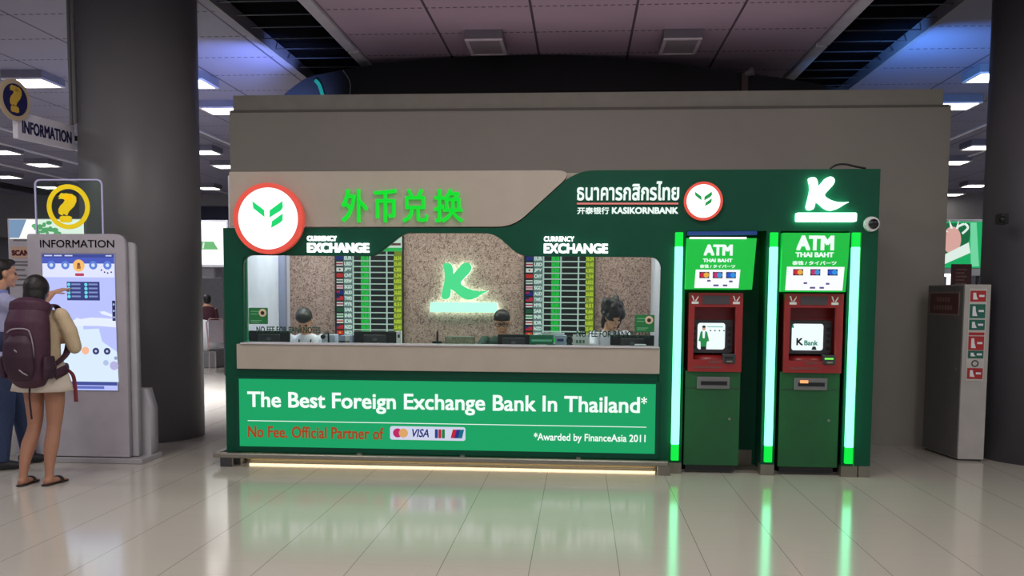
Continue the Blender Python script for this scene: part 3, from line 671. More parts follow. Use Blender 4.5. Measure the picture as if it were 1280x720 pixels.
# ------------------------------------------------------------------ rate boards
FLAGS = [((20, 40, 130), None), ((235, 225, 230), (190, 40, 60)), ((240, 240, 240), (200, 30, 40)), ((214, 40, 40), (214, 40, 40)), ((236, 226, 226), (60, 100, 90)), ((236, 200, 210), (220, 120, 140)),
         ((30, 40, 130), (190, 30, 60)), ((210, 40, 60), (30, 40, 120)), ((235, 235, 240), (190, 50, 80)), ((30, 100, 60), (30, 80, 70)), ((230, 240, 230), (60, 150, 90)), ((240, 240, 240), (210, 60, 60)), ((200, 40, 50), (60, 60, 130)), ((222, 50, 40), (240, 180, 60)), ((90, 120, 80), (180, 90, 50))]
CODES = ['EUR', 'USD', 'JPY', 'CNY', 'KRW', 'SGD', 'AUD', 'TWD', 'MYR', 'SAR', 'INR', 'IDR', 'NZD', 'HKD', 'BND']
BUY = ['35.16', '34.52', '0.291', '5.08', '0.029', '24.71', '25.60', '1.06', '8.04', '9.11', '0.51', '0.002', '24.12', '4.43', '24.6']
SELL = ['36.24', '35.45', '0.302', '5.34', '0.032', '25.66', '26.82', '1.18', '8.51', '9.66', '0.57', '0.003', '25.40', '4.61', '25.7']
E_CODE = glow('board_grey_text', (215, 228, 226), 1.0); E_BUY = glow('board_green_text', (30, 200, 70), 0.95); E_SELL = glow('board_lime_text', (200, 215, 60), 0.9)
E_GRID = glow('board_grid', (186, 205, 198), 0.95); E_CODEBG = glow('board_code_ground', (112, 134, 134), 0.75); E_BUYBG = glow('board_green_ground', (20, 160, 64), 0.85); E_SELLBG = glow('board_lime_ground', (140, 152, 40), 0.8)
def board(px0, px1, label):
    Yb = 1.74
    a = PY(px0, 322, Yb); b = PY(px1, 424, Yb); x0, x1 = a.x, b.x; zt, zb = 2.02, 1.075
    W_ = x1 - x0; X = lambda u: x0 + u * W_
    t = thing('exchange_rate_board', label, 'rate board', ((x0 + x1) / 2, Yb, zb), 'exchange rate boards')
    obj('casing', B(x0, x1, Yb, Yb + 0.049, zb - 0.03, 2.36, 0.004), BLACK, t)
    hd = obj('header', B(X(0.02), X(0.985), Yb - 0.006, Yb, 2.06, 2.34), glow('board_header_white', (225, 240, 228), 0.9), t)
    obj('header_band', B(X(0.02), X(0.985), Yb - 0.008, Yb - 0.006, 2.22, 2.29), glow('board_header_green', (40, 190, 90), 0.9), hd)
    obj('header_band', B(X(0.02), X(0.985), Yb - 0.008, Yb - 0.006, 2.06, 2.10), glow('board_header_green', (40, 190, 90), 0.9), hd)
    obj('header_band', B(X(0.5), X(0.97), Yb - 0.008, Yb - 0.006, 2.125, 2.15), glow('board_header_maroon', (120, 60, 60), 0.7), hd)
    n = 15; ph = (zt - zb) / n
    obj('code_column', B(X(0.135), X(0.265), Yb - 0.003, Yb, zb, zt), E_CODEBG, t)
    obj('buying_column', B(X(0.385), X(0.50), Yb - 0.003, Yb, zb, zt), E_BUYBG, t)
    obj('selling_column', B(X(0.875), X(0.985), Yb - 0.003, Yb, zb, zt + ph), E_SELLBG, t)
    g = bmesh.new()
    for i in range(n + 1): box(g, X(0.28), X(0.87), Yb - 0.0045, Yb - 0.003, zb + i * ph - 0.006, zb + i * ph + 0.006)
    for u in (0.275, 0.52, 0.765): box(g, X(u) - 0.008, X(u) + 0.008, Yb - 0.006, Yb - 0.0045, zb, zt + (ph if u > 0.7 else 0))
    obj('grid', g, E_GRID, t)
    c_, b_, s_ = bmesh.new(), bmesh.new(), bmesh.new()
    for i in range(n):
        z1 = zt - i * ph - 0.012; z0 = z1 - ph + 0.022
        words(CODES[i], X(0.145), X(0.255), z0, z1, Yb - 0.006, 0.003, 0.05, into=c_)
        words(BUY[i], X(0.39), X(0.50), z0, z1, Yb - 0.006, 0.003, 0.05, into=b_)
        words(SELL[i], X(0.865), X(0.975), z0, z1, Yb - 0.006, 0.003, 0.05, into=s_)
        f1, f2 = FLAGS[i]; zc = (z0 + z1) / 2
        fl = lit('flag', B(X(0.03), X(0.125), Yb - 0.005, Yb, z0 - 0.002, z1), f1, t, 0.8)
        if f2:
            if i in (2, 3, 13): lit('flag_mark', disc(X(0.077), zc, 0.011, Yb - 0.006, Yb - 0.005, 14), f2, fl, 0.8)
            elif i in (6, 7, 12): lit('flag_mark', B(X(0.03), X(0.075), Yb - 0.006, Yb - 0.005, zc, z1), f2, fl, 0.8)
            else: lit('flag_mark', B(X(0.03), X(0.125), Yb - 0.006, Yb - 0.005, zc - 0.008, zc + 0.008), f2, fl, 0.8)
    obj('code_lettering', c_, E_CODE, t); obj('buying_rates', b_, E_BUY, t); obj('selling_rates', s_, E_SELL, t)
board(418, 504, 'lit exchange rate board left of the green K on the brown wall')
board(655, 743, 'lit exchange rate board right of the green K on the brown wall')

# ------------------------------------------------------------------ the desk behind the counter front and what stands on it
DZ = 0.98
t = thing('work_desk', 'pale work desk running behind the booth counter front', 'desk', (-1.2, 0.45, 0.02))
obj('desk_top', B(-3.18, 0.74, 0.16, 0.72, DZ - 0.03, DZ, 0.004), WHITE, t)
for x in (-3.1, -1.2, 0.66): obj('leg', B(x - 0.02, x + 0.02, 0.2, 0.68, 0.02, DZ - 0.03), GREY, t)
def monitor(px0, px1, ytop, y, label):
    a = PY(px0, ytop, y); b = PY(px1, ytop, y); zt = (a.z + b.z) / 2; cx = (a.x + b.x) / 2
    t = thing('computer_monitor', label, 'monitor', (cx, y, DZ), 'monitors behind the counter glass')
    obj('display_back', B(a.x, b.x, y, y + 0.03, DZ + 0.05, zt, 0.006), BLACK, t)
    obj('rear_bulge', B(cx - 0.11, cx + 0.11, y - 0.02, y, DZ + 0.06, zt - 0.03, 0.008), DGREY, t)
    obj('badge', disc(cx, zt - 0.075, 0.014, y - 0.024, y - 0.02, 20, 0.022), mat('badge_grey', (96, 98, 108), 0.4), t)
    obj('screen', B(a.x + 0.012, b.x - 0.012, y + 0.03, y + 0.033, DZ + 0.065, zt - 0.012), glow('monitor_screen', (120, 150, 190), 0.8), t)
    obj('stand', B(cx - 0.03, cx + 0.03, y - 0.012, y + 0.012, DZ + 0.012, DZ + 0.07), DGREY, t)
    obj('foot', B(cx - 0.1, cx + 0.1, y - 0.06, y + 0.07, DZ, DZ + 0.012, 0.004), DGREY, t)
monitor(311, 362, 413.5, 0.40, 'black monitor seen from behind at the left end of the counter')
monitor(442, 496, 414.5, 0.40, 'black monitor seen from behind below the left rate board')
monitor(622, 662, 418, 0.36, 'black monitor seen from behind in front of the person with glasses')
monitor(763, 818, 419, 0.40, 'black monitor seen from behind at the right end of the counter')
def small(name, px0, px1, pyt, y, dep, m, label, cat, extra=None):
    a = PY(px0, pyt, y); b = PY(px1, pyt, y)
    t = thing(name, label, cat, ((a.x + b.x) / 2, y, DZ))
    obj('body', B(a.x, b.x, y - dep / 2, y + dep / 2, DZ, a.z, 0.004), m, t)
    if extra: extra(t, a, b, y - dep / 2)
    return t
PAPER = mat('white_paper', (230, 230, 236), 0.6)
small('document_holder', 496, 502, 414, 0.30, 0.05, PAPER, 'narrow white upright card holder right of the monitor below the left rate board', 'card holder',
      lambda t, a, b, y: obj('printed_mark', B(a.x + 0.012, b.x - 0.012, y - 0.001, y, a.z - 0.06, a.z - 0.03), DGREY, t))
small('desk_phone', 404, 421, 418, 0.42, 0.14, mat('pale_blue_grey_plastic', (196, 204, 226), 0.45), 'pale desk phone with dark handset right of the bowed clerk', 'phone',
      lambda t, a, b, y: (obj('handset', C((a.x + 0.02, y - 0.02, a.z - 0.02), (a.x + 0.02, y + 0.14, a.z + 0.005), 0.022, n=14), BLACK, t), obj('handset_cord', tube(bmesh.new(), [(b.x - 0.06, y - 0.008, a.z + 0.015), (b.x - 0.06, y - 0.01, a.z - 0.1)], 0.008, 8), BLACK, t)))
small('paper_tray', 427, 440, 419, 0.36, 0.2, mat('tray_blue_grey', (150, 160, 190), 0.5), 'blue grey paper tray just left of the monitor below the left rate board', 'tray',
      lambda t, a, b, y: (obj('paper', B(a.x + 0.06, a.x + 0.1, y - 0.004, y, a.z - 0.14, a.z + 0.0), PAPER, t), obj('tray_edge', B(a.x, b.x, y - 0.004, y, a.z - 0.1, a.z - 0.05), BLACK, t)))
small('pen_stand', 541, 553, 426, 0.34, 0.08, BLACK, 'small black pen stand below the green K', 'pen stand',
      lambda t, a, b, y: obj('pen', C((a.x + 0.045, y + 0.03, a.z - 0.02), (a.x + 0.045, y + 0.03, a.z + 0.095), 0.012, 0.009, 12), BLACK, t))
small('acrylic_stand', 557, 593, 421, 0.36, 0.10, glass_mat('green_tinted_acrylic', (216, 232, 222)), 'clear low acrylic stand below the bar of the green K', 'stand',
      lambda t, a, b, y: obj('top_edge', B(a.x, b.x, y, y + 0.1, a.z, a.z + 0.006), mat('acrylic_edge', (120, 130, 120), 0.2), t))
small('counter_placard', 662, 692, 418.5, 0.20, 0.02, mat('placard_green', (20, 118, 84), 0.45), 'small green placard standing below the right rate board', 'placard',
      lambda t, a, b, y: (obj('printed_line', B(a.x + 0.02, b.x - 0.015, y - 0.003, y, a.z - 0.06, a.z - 0.042), mat('placard_pale_text', (120, 205, 170), 0.5), t), obj('printed_line', B(a.x + 0.06, b.x - 0.06, y - 0.003, y, a.z - 0.105, a.z - 0.085), mat('placard_white_text', (210, 230, 220), 0.5), t)))
small('card_box', 694, 708, 419, 0.30, 0.12, mat('pale_blue_box', (176, 190, 220), 0.5), 'pale blue card box right of the green placard', 'box',
      lambda t, a, b, y: (obj('printed_mark', B(a.x + 0.02, a.x + 0.08, y - 0.002, y, a.z - 0.055, a.z - 0.03), mat('box_blue_mark', (40, 60, 120), 0.5), t), obj('paper', B(a.x - 0.12, b.x - 0.02, y + 0.06, y + 0.1, a.z - 0.03, a.z + 0.022), PAPER, t)))
small('black_speaker', 709, 715, 420, 0.30, 0.08, BLACK, 'small black speaker between the pale blue box and the white papers', 'speaker',
      lambda t, a, b, y: obj('cone', disc((a.x + b.x) / 2, a.z - 0.05, 0.015, y - 0.002, y, 16), DGREY, t))
small('paper_notice', 716, 737, 418, 0.24, 0.02, PAPER, 'white paper notice left of the person in the white shirt', 'notice',
      lambda t, a, b, y: [obj('printed_mark', B(a.x + 0.03 + i * 0.03, a.x + 0.05 + i * 0.03, y - 0.002, y, a.z - 0.08, a.z - 0.05), mat('notice_green', (90, 140, 120), 0.5), t) for i in range(3)])
p = PY(801, 431, 0.06)
tag(obj('coin_tray', B(p.x - 0.05, p.x + 0.05, 0.065, 0.14, 1.142, 1.158, 0.005), PAPER), 'small white tray on the counter edge before the rightmost monitor', 'tray')

# ================================================================== INFORMATION KIOSK AND SIGNS ON THE LEFT
KY = -0.05
a = PY(40, 293, KY); b = PY(155, 293, KY)
kx0, kx1 = a.x - 0.05, b.x + 0.0
kb = PY(160, 560, KY).x
t = thing('information_kiosk', 'tall white information kiosk with a bright touch screen, in front of the left pillar', 'information kiosk', ((kx0 + kx1) / 2, KY, 0))
KT = 2.13
obj('front_panel', flat([rounded([(kx0, 0.06), (kx0, KT), (kx1, KT), (kx1, 0.06)], [0, .03, .10, 0])], KY, KY + 0.07), OFFW, t)
x2 = PY(172, 310, 0.1).x
obj('rear_panel', flat([rounded([(kx0 - 0.02, 0.06), (kx0 - 0.02, 2.06), (x2, 2.06), (x2, 0.06)], [0, .02, .05, 0])], KY + 0.075, KY + 0.16), mat('kiosk_grey_white', (178, 177, 182), 0.45), t)
obj('inner_rib', B(kx1 - 0.1, x2 - 0.05, KY + 0.16, KY + 0.20, 0.06, 2.0), OFFW, t)
x3 = PY(193, 560, 0.22).x
obj('side_housing', flat([[(kx0 + 0.1, 0.05), (kx0 + 0.1, 0.68), (x2 + 0.01, 0.68), (x3, 0.50), (x3, 0.05)]], KY + 0.20, KY + 0.36), mat('kiosk_grey_white', (178, 177, 182), 0.45), t)
obj('base_plate', B(kx0 - 0.04, x3 + 0.02, KY - 0.03, KY + 0.40, 0, 0.05, 0.008), mat('kiosk_base', (166, 164, 168), 0.45), t)
a = PY(50, 297, KY); b = PY(143, 311, KY)
obj('heading_lettering', words('INFORMATION', a.x, b.x, 2.005, 2.075, KY - 0.004, 0.004, 0.004), BLACK, t)
sx0, sx1, sz0, sz1 = PY(53, 318, KY).x, PY(143, 319, KY).x, 0.685, 1.945
obj('screen_surround', flat([[(sx0 - 0.012, sz0 - 0.012), (sx1 + 0.012, sz0 - 0.012), (sx1 + 0.012, sz1 + 0.012), (sx0 - 0.012, sz1 + 0.012)]], KY - 0.002, KY), mat('screen_surround', (150, 148, 156), 0.4), t)
SB = glow('kiosk_screen_lavender', (176, 184, 244), 1.15)
scn = obj('screen', B(sx0, sx1, KY - 0.006, KY - 0.002, sz0, sz1), SB, t)
U = lambda x: sx0 + (x - 48) / 370.0 * (sx1 - sx0)
V = lambda y: sz1 - (y - 35) / 680.0 * (sz1 - sz0)
def sbox(name, x0, x1, y0, y1, rgb, lvl=1, s=1.0):
    return lit(name, B(U(x0), U(x1), KY - 0.006 - 0.0012 * lvl, KY - 0.006 - 0.0012 * (lvl - 1), V(y1), V(y0)), rgb, scn, s)
def sdisc(name, x, y, rr, rgb, lvl=2, s=1.0):
    k_ = (sx1 - sx0) / 370.0
    return lit(name, disc(U(x), V(y), rr * k_, KY - 0.006 - 0.0012 * lvl, KY - 0.006 - 0.0012 * (lvl - 1), 28), rgb, scn, s)
def spoly(name, pts, rgb, lvl=1, s=1.0):
    return lit(name, flat([[(U(x), V(y)) for x, y in pts]], KY - 0.006 - 0.0012 * lvl, KY - 0.006 - 0.0012 * (lvl - 1)), rgb, scn, s)
sbox('header_bar', 48, 418, 35, 52, (62, 74, 150)); sbox('header_band', 48, 418, 52, 82, (74, 92, 190))
sbox('icon_strip', 48, 418, 82, 150, (226, 230, 255))
for x in (60, 110, 165): sbox('header_text', x, x + 40, 40, 46, (200, 206, 240), 2)
sbox('header_text', 375, 405, 40, 46, (200, 206, 240), 2)
for x in (95, 167, 310, 383):
    sdisc('round_icon', x, 90, 21, (96, 130, 216)); sdisc('icon_mark', x, 90, 9, (210, 224, 250), 3)
sdisc('round_icon', 236, 92, 30, (250, 190, 110)); sdisc('icon_mark', 236, 86, 8, (120, 80, 50), 3); sbox('icon_mark', 226, 246, 93, 108, (160, 104, 60), 3)
lit('icon_label', flat([rrect(U(216), U(262), V(144), V(130), 0.01)], KY - 0.0085, KY - 0.0072), (200, 70, 100), scn)
for i, (x, y) in enumerate(((352, 114), (368, 124), (384, 128), (402, 124))): sdisc('legend_dot', x, y, 4, (60, 60, 90), 3)
sbox('legend_box', 172, 340, 172, 265, (56, 64, 124), 2)
for x in (182, 270):
    for i in range(4):
        sdisc('legend_dot', x, 186 + i * 20, 8, (110, 220, 236), 3); sbox('legend_text', x + 14, x + 60, 181 + i * 20, 189 + i * 20, (130, 144, 200), 3)
WHT = (232, 240, 255)
spoly('map_runway', [(190, 372), (220, 352), (236, 358), (290, 350), (350, 352), (415, 356), (418, 398), (330, 392), (190, 392)], WHT)
spoly('map_pier', [(335, 320), (360, 318), (418, 340), (418, 350), (350, 334)], WHT, 1)
spoly('map_hall', [(215, 392), (250, 392), (250, 410), (330, 405), (345, 470), (420, 520), (425, 672), (100, 672), (100, 430), (215, 430)], (220, 238, 255))
sdisc('map_marker', 258, 516, 19, (250, 186, 150)); sdisc('map_marker', 312, 518, 17, (56, 60, 110)); sdisc('map_marker', 370, 518, 17, (56, 60, 110))
sdisc('map_marker', 362, 576, 14, (180, 196, 232)); sdisc('map_marker', 404, 590, 22, (184, 180, 226)); sdisc('map_marker', 414, 552, 9, (150, 160, 200))
for x in (312, 370): sdisc('marker_mark', x, 518, 6, (200, 210, 240), 3)
sbox('tool_button', 402, 418, 265, 366, (44, 48, 90), 2)
for y in (284, 316, 348): sdisc('tool_mark', 410, y, 5, (170, 190, 230), 3)
sbox('footer_bar', 48, 418, 672, 690, (66, 78, 150), 2); sbox('footer_text', 200, 350, 694, 708, (96, 110, 190), 2)
# clear panel with the yellow question mark, standing on the kiosk
a = PY(43, 224, KY + 0.03); b = PY(128, 224, KY + 0.03)
t = thing('question_mark_panel', 'clear acrylic panel with a yellow ringed question mark on top of the kiosk', 'sign', ((a.x + b.x) / 2, KY + 0.03, KT))
zt = a.z
o_ = rounded([(a.x, KT), (a.x, zt), (b.x, zt), (b.x, KT)], [0, .06, .06, 0], 5)
i_ = rounded([(a.x + 0.012, KT), (a.x + 0.012, zt - 0.012), (b.x - 0.012, zt - 0.012), (b.x - 0.012, KT)], [0, .05, .05, 0], 5)
obj('acrylic_sheet', flat([i_], KY + 0.025, KY + 0.035), GLASS, t)
obj('polished_edge', flat([o_ + i_[::-1]], KY + 0.022, KY + 0.038), mat('acrylic_edge_glow', (190, 184, 220), 0.15, emit=(150, 146, 190), strength=0.15), t)  # faint glow put into the edge colour; the acrylic is no lamp
c = PY(85.5, 258.5, KY + 0.02)
YEL = mat('yellow_vinyl_with_glow', (238, 206, 20), 0.4, emit=(226, 200, 20), strength=0.35)  # glow mixed into the vinyl colour, with no lamp behind it
obj('yellow_ring', ring(c.x, c.z, 0.205, 0.163, KY + 0.015, KY + 0.024), YEL, t)
obj('question_mark', words('?', c.x - 0.095, c.x + 0.08, c.z - 0.145, c.z + 0.125, KY + 0.015, 0.009, 0.035), YEL, t)
# board beside the kiosk, with a lit top strip
BY = 0.42
a = PY(9, 273, BY); b = PY(105, 292, BY); lx = PY(40, 400, BY).x
t = thing('poster_board', 'white poster board with a bright lit top strip, behind the information kiosk', 'poster board', ((a.x + b.x) / 2, BY, 0))
obj('body', B(a.x, b.x, BY, BY + 0.06, 0.0, a.z, 0.004), OFFW, t)
hb = obj('lit_strip', B(a.x + 0.02, b.x, BY - 0.006, BY, PY(9, 292, BY).z - 0.05, a.z - 0.01), glow('poster_white_light', (250, 255, 246), 1.1), t)
lit('strip_blue_picture', flat([[(a.x + 0.02, a.z - 0.19), (a.x + 0.02, a.z - 0.012), (a.x + 0.20, a.z - 0.012), (a.x + 0.12, a.z - 0.19)]], BY - 0.008, BY - 0.006), (130, 160, 196), hb)
gx = PY(58, 283, BY)
gb = bmesh.new()
for i in range(16):
    ball(gb, (gx.x + random.uniform(-0.12, 0.12), BY - 0.007, gx.z + random.uniform(-0.07, 0.04)), (random.uniform(.015, .045), 0.002, random.uniform(.012, .03)), n=10)
lit('strip_green_picture', gb, (110, 190, 130), hb)
sa = PY(15, 311, BY); sb = PY(37, 320, BY)
obj('red_heading_box', flat([[(sa.x - 0.01, sb.z - 0.02), (sb.x + 0.03, sb.z - 0.02), (sb.x + 0.03, sa.z + 0.02), (sa.x - 0.01, sa.z + 0.02)]], BY - 0.004, BY), mat('poster_tan_box', (196, 160, 140), 0.5), t)
obj('heading_lettering', words('SCAN', sa.x, sb.x, sb.z + 0.003, sa.z - 0.012, BY - 0.008, 0.004, 0.05), mat('poster_maroon', (90, 24, 30), 0.5), t)
for yy, ww in ((297, 12), (300, 20), (327, 20), (331, 22), (337, 14), (344, 16), (349, 16), (356, 12)):
    p = PY(17, yy, BY); q = PY(17 + ww, yy, BY)
    obj('printed_line', B(p.x, q.x, BY - 0.004, BY, p.z - 0.008, p.z + 0.006), mat('poster_grey_line', (110, 104, 104), 0.6), t)
# hanging sign fixed to the pillar, seen at an angle
v1 = _ray(90, 157); v2 = _ray(18, 139)
R_ = CAM + v1 * (9.72 / v1.y); kk = (R_.z - CAM.z) / v2.z; L_ = CAM + v2 * kk
rz = PY(92, 188, R_.y).z
ln_ = (Vector((R_.x - L_.x, R_.y - L_.y))).length
ang = math.atan2(R_.y - L_.y, R_.x - L_.x)
t = thing('hanging_information_sign', 'pale hanging sign lettered in navy with a round question mark, fixed to the left pillar', 'sign', (0, 0, 0))
OFF[t.name] = Vector((0, 0, 0))
H_ = R_.z - rz
obj('panel', B(0, ln_, -0.03, 0.03, -H_, 0, 0.006), mat('pale_sign_panel', (222, 218, 230), 0.45), t)
NAVY = mat('navy_vinyl', (26, 26, 84), 0.5)
obj('lettering', words('INFORMATION', 0.06, ln_ - 0.05, -H_ + 0.06, -H_ + 0.185, -0.034, 0.004, 0.03), NAVY, t)
cxs, czs = -0.04, 0.10
obj('disc_plate', disc(cxs, czs, 0.20, -0.05, -0.03, 40), mat('cream_disc', (198, 178, 150), 0.45), t)
obj('disc_centre', disc(cxs, czs, 0.155, -0.055, -0.05, 40), NAVY, t)
obj('question_mark', words('?', cxs - 0.075, cxs + 0.075, czs - 0.125, czs + 0.135, -0.062, 0.007, 0.04), mat('ochre_mark', (214, 176, 70), 0.5), t)
obj('bracket_arm', B(ln_, ln_ + 0.16, -0.02, 0.02, -H_ * 0.6, -H_ * 0.4), DGREY, t)
t.location = (L_.x, L_.y, R_.z); t.rotation_euler = (0, 0, ang)

# ================================================================== GREY CABINET ON THE RIGHT
A_, B2, C2, D2 = Vector((3.712, 0.958)), Vector((3.948, 0.94)), Vector((3.87, 1.64)), Vector((3.628, 1.66))
def prism(poly, z0, z1):
    bm = bmesh.new(); lo = [bm.verts.new((p[0], p[1], z0)) for p in poly]; hi = [bm.verts.new((p[0], p[1], z1)) for p in poly]
    n = len(poly); bm.faces.new(lo[::-1]); bm.faces.new(hi)
    for i in range(n): bm.faces.new((lo[i], lo[(i + 1) % n], hi[(i + 1) % n], hi[i]))
    return bm
t = thing('safety_cabinet', 'tall grey cabinet with red and green safety stickers beside the right pillar', 'cabinet', (3.8, 1.3, 0))
CT = 1.725
obj('body', prism((A_, B2, C2, D2), 0.02, CT), mat('cabinet_light_grey', (176, 172, 168), 0.45), t)
obj('foot', prism((A_ + Vector((.015, .015)), B2 + Vector((-.015, .015)), C2 + Vector((-.01, -.02)), D2 + Vector((.02, -.02))), 0, 0.02), DGREY, t)
def on_face(bm, o, to):
    dr = (to - o).normalized(); an = math.atan2(dr.y, dr.x)
    bmesh.ops.transform(bm, matrix=Matrix.Translation((o.x, o.y, 0)) @ Matrix.Rotation(an, 4, 'Z'), verts=bm.verts); return bm
sl = (A_ - D2).length
obj('side_door', on_face(B(0.01, sl - 0.01, -0.008, -0.0005, 0.03, CT - 0.01), D2, A_), mat('cabinet_dark_grey', (100, 98, 98), 0.45), t)
pq = obj('maroon_plaque', on_face(B(0.05, sl - 0.08, -0.012, -0.008, 1.43, 1.645), D2, A_), mat('plaque_maroon', (92, 48, 48), 0.5), t)
pb_ = flat([[(0.04, 1.42), (sl - 0.07, 1.42), (sl - 0.07, 1.655), (0.04, 1.655)], [(0.055, 1.435), (sl - 0.085, 1.435), (sl - 0.085, 1.64), (0.055, 1.64)]], -0.014, -0.008)
obj('plaque_border', on_face(pb_, D2, A_), mat('plaque_border', (140, 120, 116), 0.5), pq)
for z0_, x0_ in ((1.555, 0.2), (1.475, 0.14)):
    lb_ = bmesh.new()
    for i in range(7 if z0_ < 1.5 else 5): box(lb_, x0_ + i * 0.055, x0_ + i * 0.055 + 0.035, -0.014, -0.012, z0_, z0_ + 0.045)
    obj('plaque_print', on_face(lb_, D2, A_), mat('plaque_print', (128, 92, 88), 0.5), pq)
obj('lock', on_face(C((sl - 0.07, -0.008, 0.9), (sl - 0.07, -0.018, 0.9), 0.014, n=14), D2, A_), STEEL, t)
fw = (B2 - A_).length
F = lambda bm: on_face(bm, A_, B2)
sp_ = obj('sticker_sheet', F(B(0.04, fw - 0.035, -0.006, -0.0005, 0.79, 1.685)), mat('sticker_sheet_grey', (196, 194, 190), 0.6), t)
SR = mat('safety_red', (176, 36, 40), 0.5); SG = mat('safety_green', (24, 100, 84), 0.5)
for z0_, z1_, m_ in ((1.56, 1.665, SR), (1.40, 1.535, SG), (1.285, 1.385, SG), (1.235, 1.262, SR), (1.09, 1.225, SR), (1.01, 1.085, SG), (0.81, 0.915, SR)):
    s_ = obj('safety_sticker', F(B(0.05, fw - 0.045, -0.009, -0.006, z0_, z1_)), m_, sp_)
    if z1_ - z0_ > 0.05:
        mid = (z0_ + z1_) / 2
        obj('pictogram', F(flat([[(0.075, z0_ + 0.02), (0.075, z1_ - 0.02), (0.10, z1_ - 0.02), (0.105, mid), (0.12, z0_ + 0.02)]], -0.011, -0.009)), PAPER, sp_)
        obj('pictogram', F(B(0.13, fw - 0.06, -0.011, -0.009, mid - 0.008, mid + 0.012)), PAPER, sp_)
obj('round_sticker', F(ring(fw / 2, 0.96, 0.034, 0.022, -0.009, -0.006, 24)), DGREY, sp_)
# small dark fitting on the right pillar
p = PY(1251, 271, 0.72)
t = thing('pillar_fitting', 'small dark fitting on the right pillar, level with the green poster', 'fitting', (p.x, 0.72, p.z))
obj('bracket', B(p.x - 0.02, p.x + 0.05, 0.66, 0.80, p.z - 0.07, p.z + 0.03, 0.01), BLACK, t)
obj('knob', ball(bmesh.new(), (p.x - 0.01, 0.66, p.z - 0.03), 0.032), BLACK, t, True)

# ================================================================== FAR HALL SEEN THROUGH THE TWO GAPS
LY = 9.0
a = PY(205, 277, LY); b = PY(284, 331, LY)
t = thing('advertising_light_box', 'white light box with a green slanted mark, right of the left pillar', 'light box', ((a.x + b.x) / 2, LY, 0))
obj('case', B(a.x - 0.03, b.x + 0.03, LY, LY + 0.2, b.z - 0.04, a.z + 0.03, 0.01), WHITE, t)
lw = obj('lit_face', B(a.x, b.x, LY - 0.006, LY, b.z, a.z), glow('light_box_white', (255, 255, 250), 1.3), t)
p = PY(251, 302, LY); q = PY(273, 312, LY)
lit('green_mark', flat([[(p.x, q.z), (p.x + 0.02, p.z), (q.x - 0.09, p.z), (q.x, q.z)]], LY - 0.012, LY - 0.006), (120, 200, 130), lw)
lit('white_mark', flat([[(p.x + 0.03, q.z + 0.02), (p.x + 0.05, p.z - 0.02), (p.x + 0.08, p.z - 0.02), (p.x + 0.06, q.z + 0.02)]], LY - 0.018, LY - 0.012), (250, 255, 250), lw)
for x in (a.x + 0.2, b.x - 0.1): obj('post', C((x, LY + 0.1, 0), (x, LY + 0.1, b.z - 0.04), 0.03, n=14), DGREY, t)
p = PY(248, 333, LY + 0.3); q = PY(271, 348, LY + 0.3)
obj('grey_shelf', B(a.x, q.x, LY + 0.22, LY + 0.6, q.z, p.z - 0.02, 0.03), mat('shelf_grey', (120, 118, 124), 0.5), t)
q0 = PY(246, 276, 20.9); q1 = PY(284, 256, 20.9)
struct(obj('window_1', B(q0.x - 2, q1.x + 0.1, 21.44, 21.49, q0.z, q1.z), mat('dark_blue_glazing', (36, 38, 58), 0.2)))
# white desk, chair and a far traveller
DY = 11.0
p = PY(252, 404, DY); q = PY(268, 404, DY)
t = thing('white_desk', 'white rounded desk on grey base far behind, between the left pillar and the booth', 'desk', ((p.x + q.x) / 2, DY, 0))
obj('desk_shell', ball(bmesh.new(), ((p.x + q.x) / 2 - 0.1, DY, 0.62), (0.36, 0.3, 0.40)), WHITE, t, True)
obj('base', B(p.x - 0.2, q.x + 0.12, DY - 0.25, DY + 0.25, 0, 0.35, 0.02), GREY, t)
p = PY(272, 400, 9.8)
t = thing('metal_chair', 'thin metal framed chair far behind, just left of the booth edge', 'chair', (p.x, 9.8, 0))
CH = mat('chair_tube', (196, 160, 160), 0.35, 0.3)
cx_ = p.x
obj('back_frame', tube(bmesh.new(), [(cx_ - 0.17, 9.75, 0.45), (cx_ - 0.19, 9.70, 1.0), (cx_ - 0.12, 9.69, 1.08), (cx_ + 0.12, 9.69, 1.08), (cx_ + 0.19, 9.70, 1.0), (cx_ + 0.17, 9.75, 0.45)], 0.016, 10), CH, t)
obj('back_mesh', B(cx_ - 0.15, cx_ + 0.15, 9.705, 9.715, 0.6, 1.05), mat('chair_mesh', (150, 140, 146), 0.6), t)
obj('seat', B(cx_ - 0.2, cx_ + 0.2, 9.74, 10.15, 0.43, 0.47, 0.015), DGREY, t)
for sx_ in (-1, 1):
    for y_ in (9.78, 10.1): obj('leg', C((cx_ + sx_ * 0.18, y_, 0.0), (cx_ + sx_ * 0.17, y_, 0.43), 0.014, n=10), CH, t)
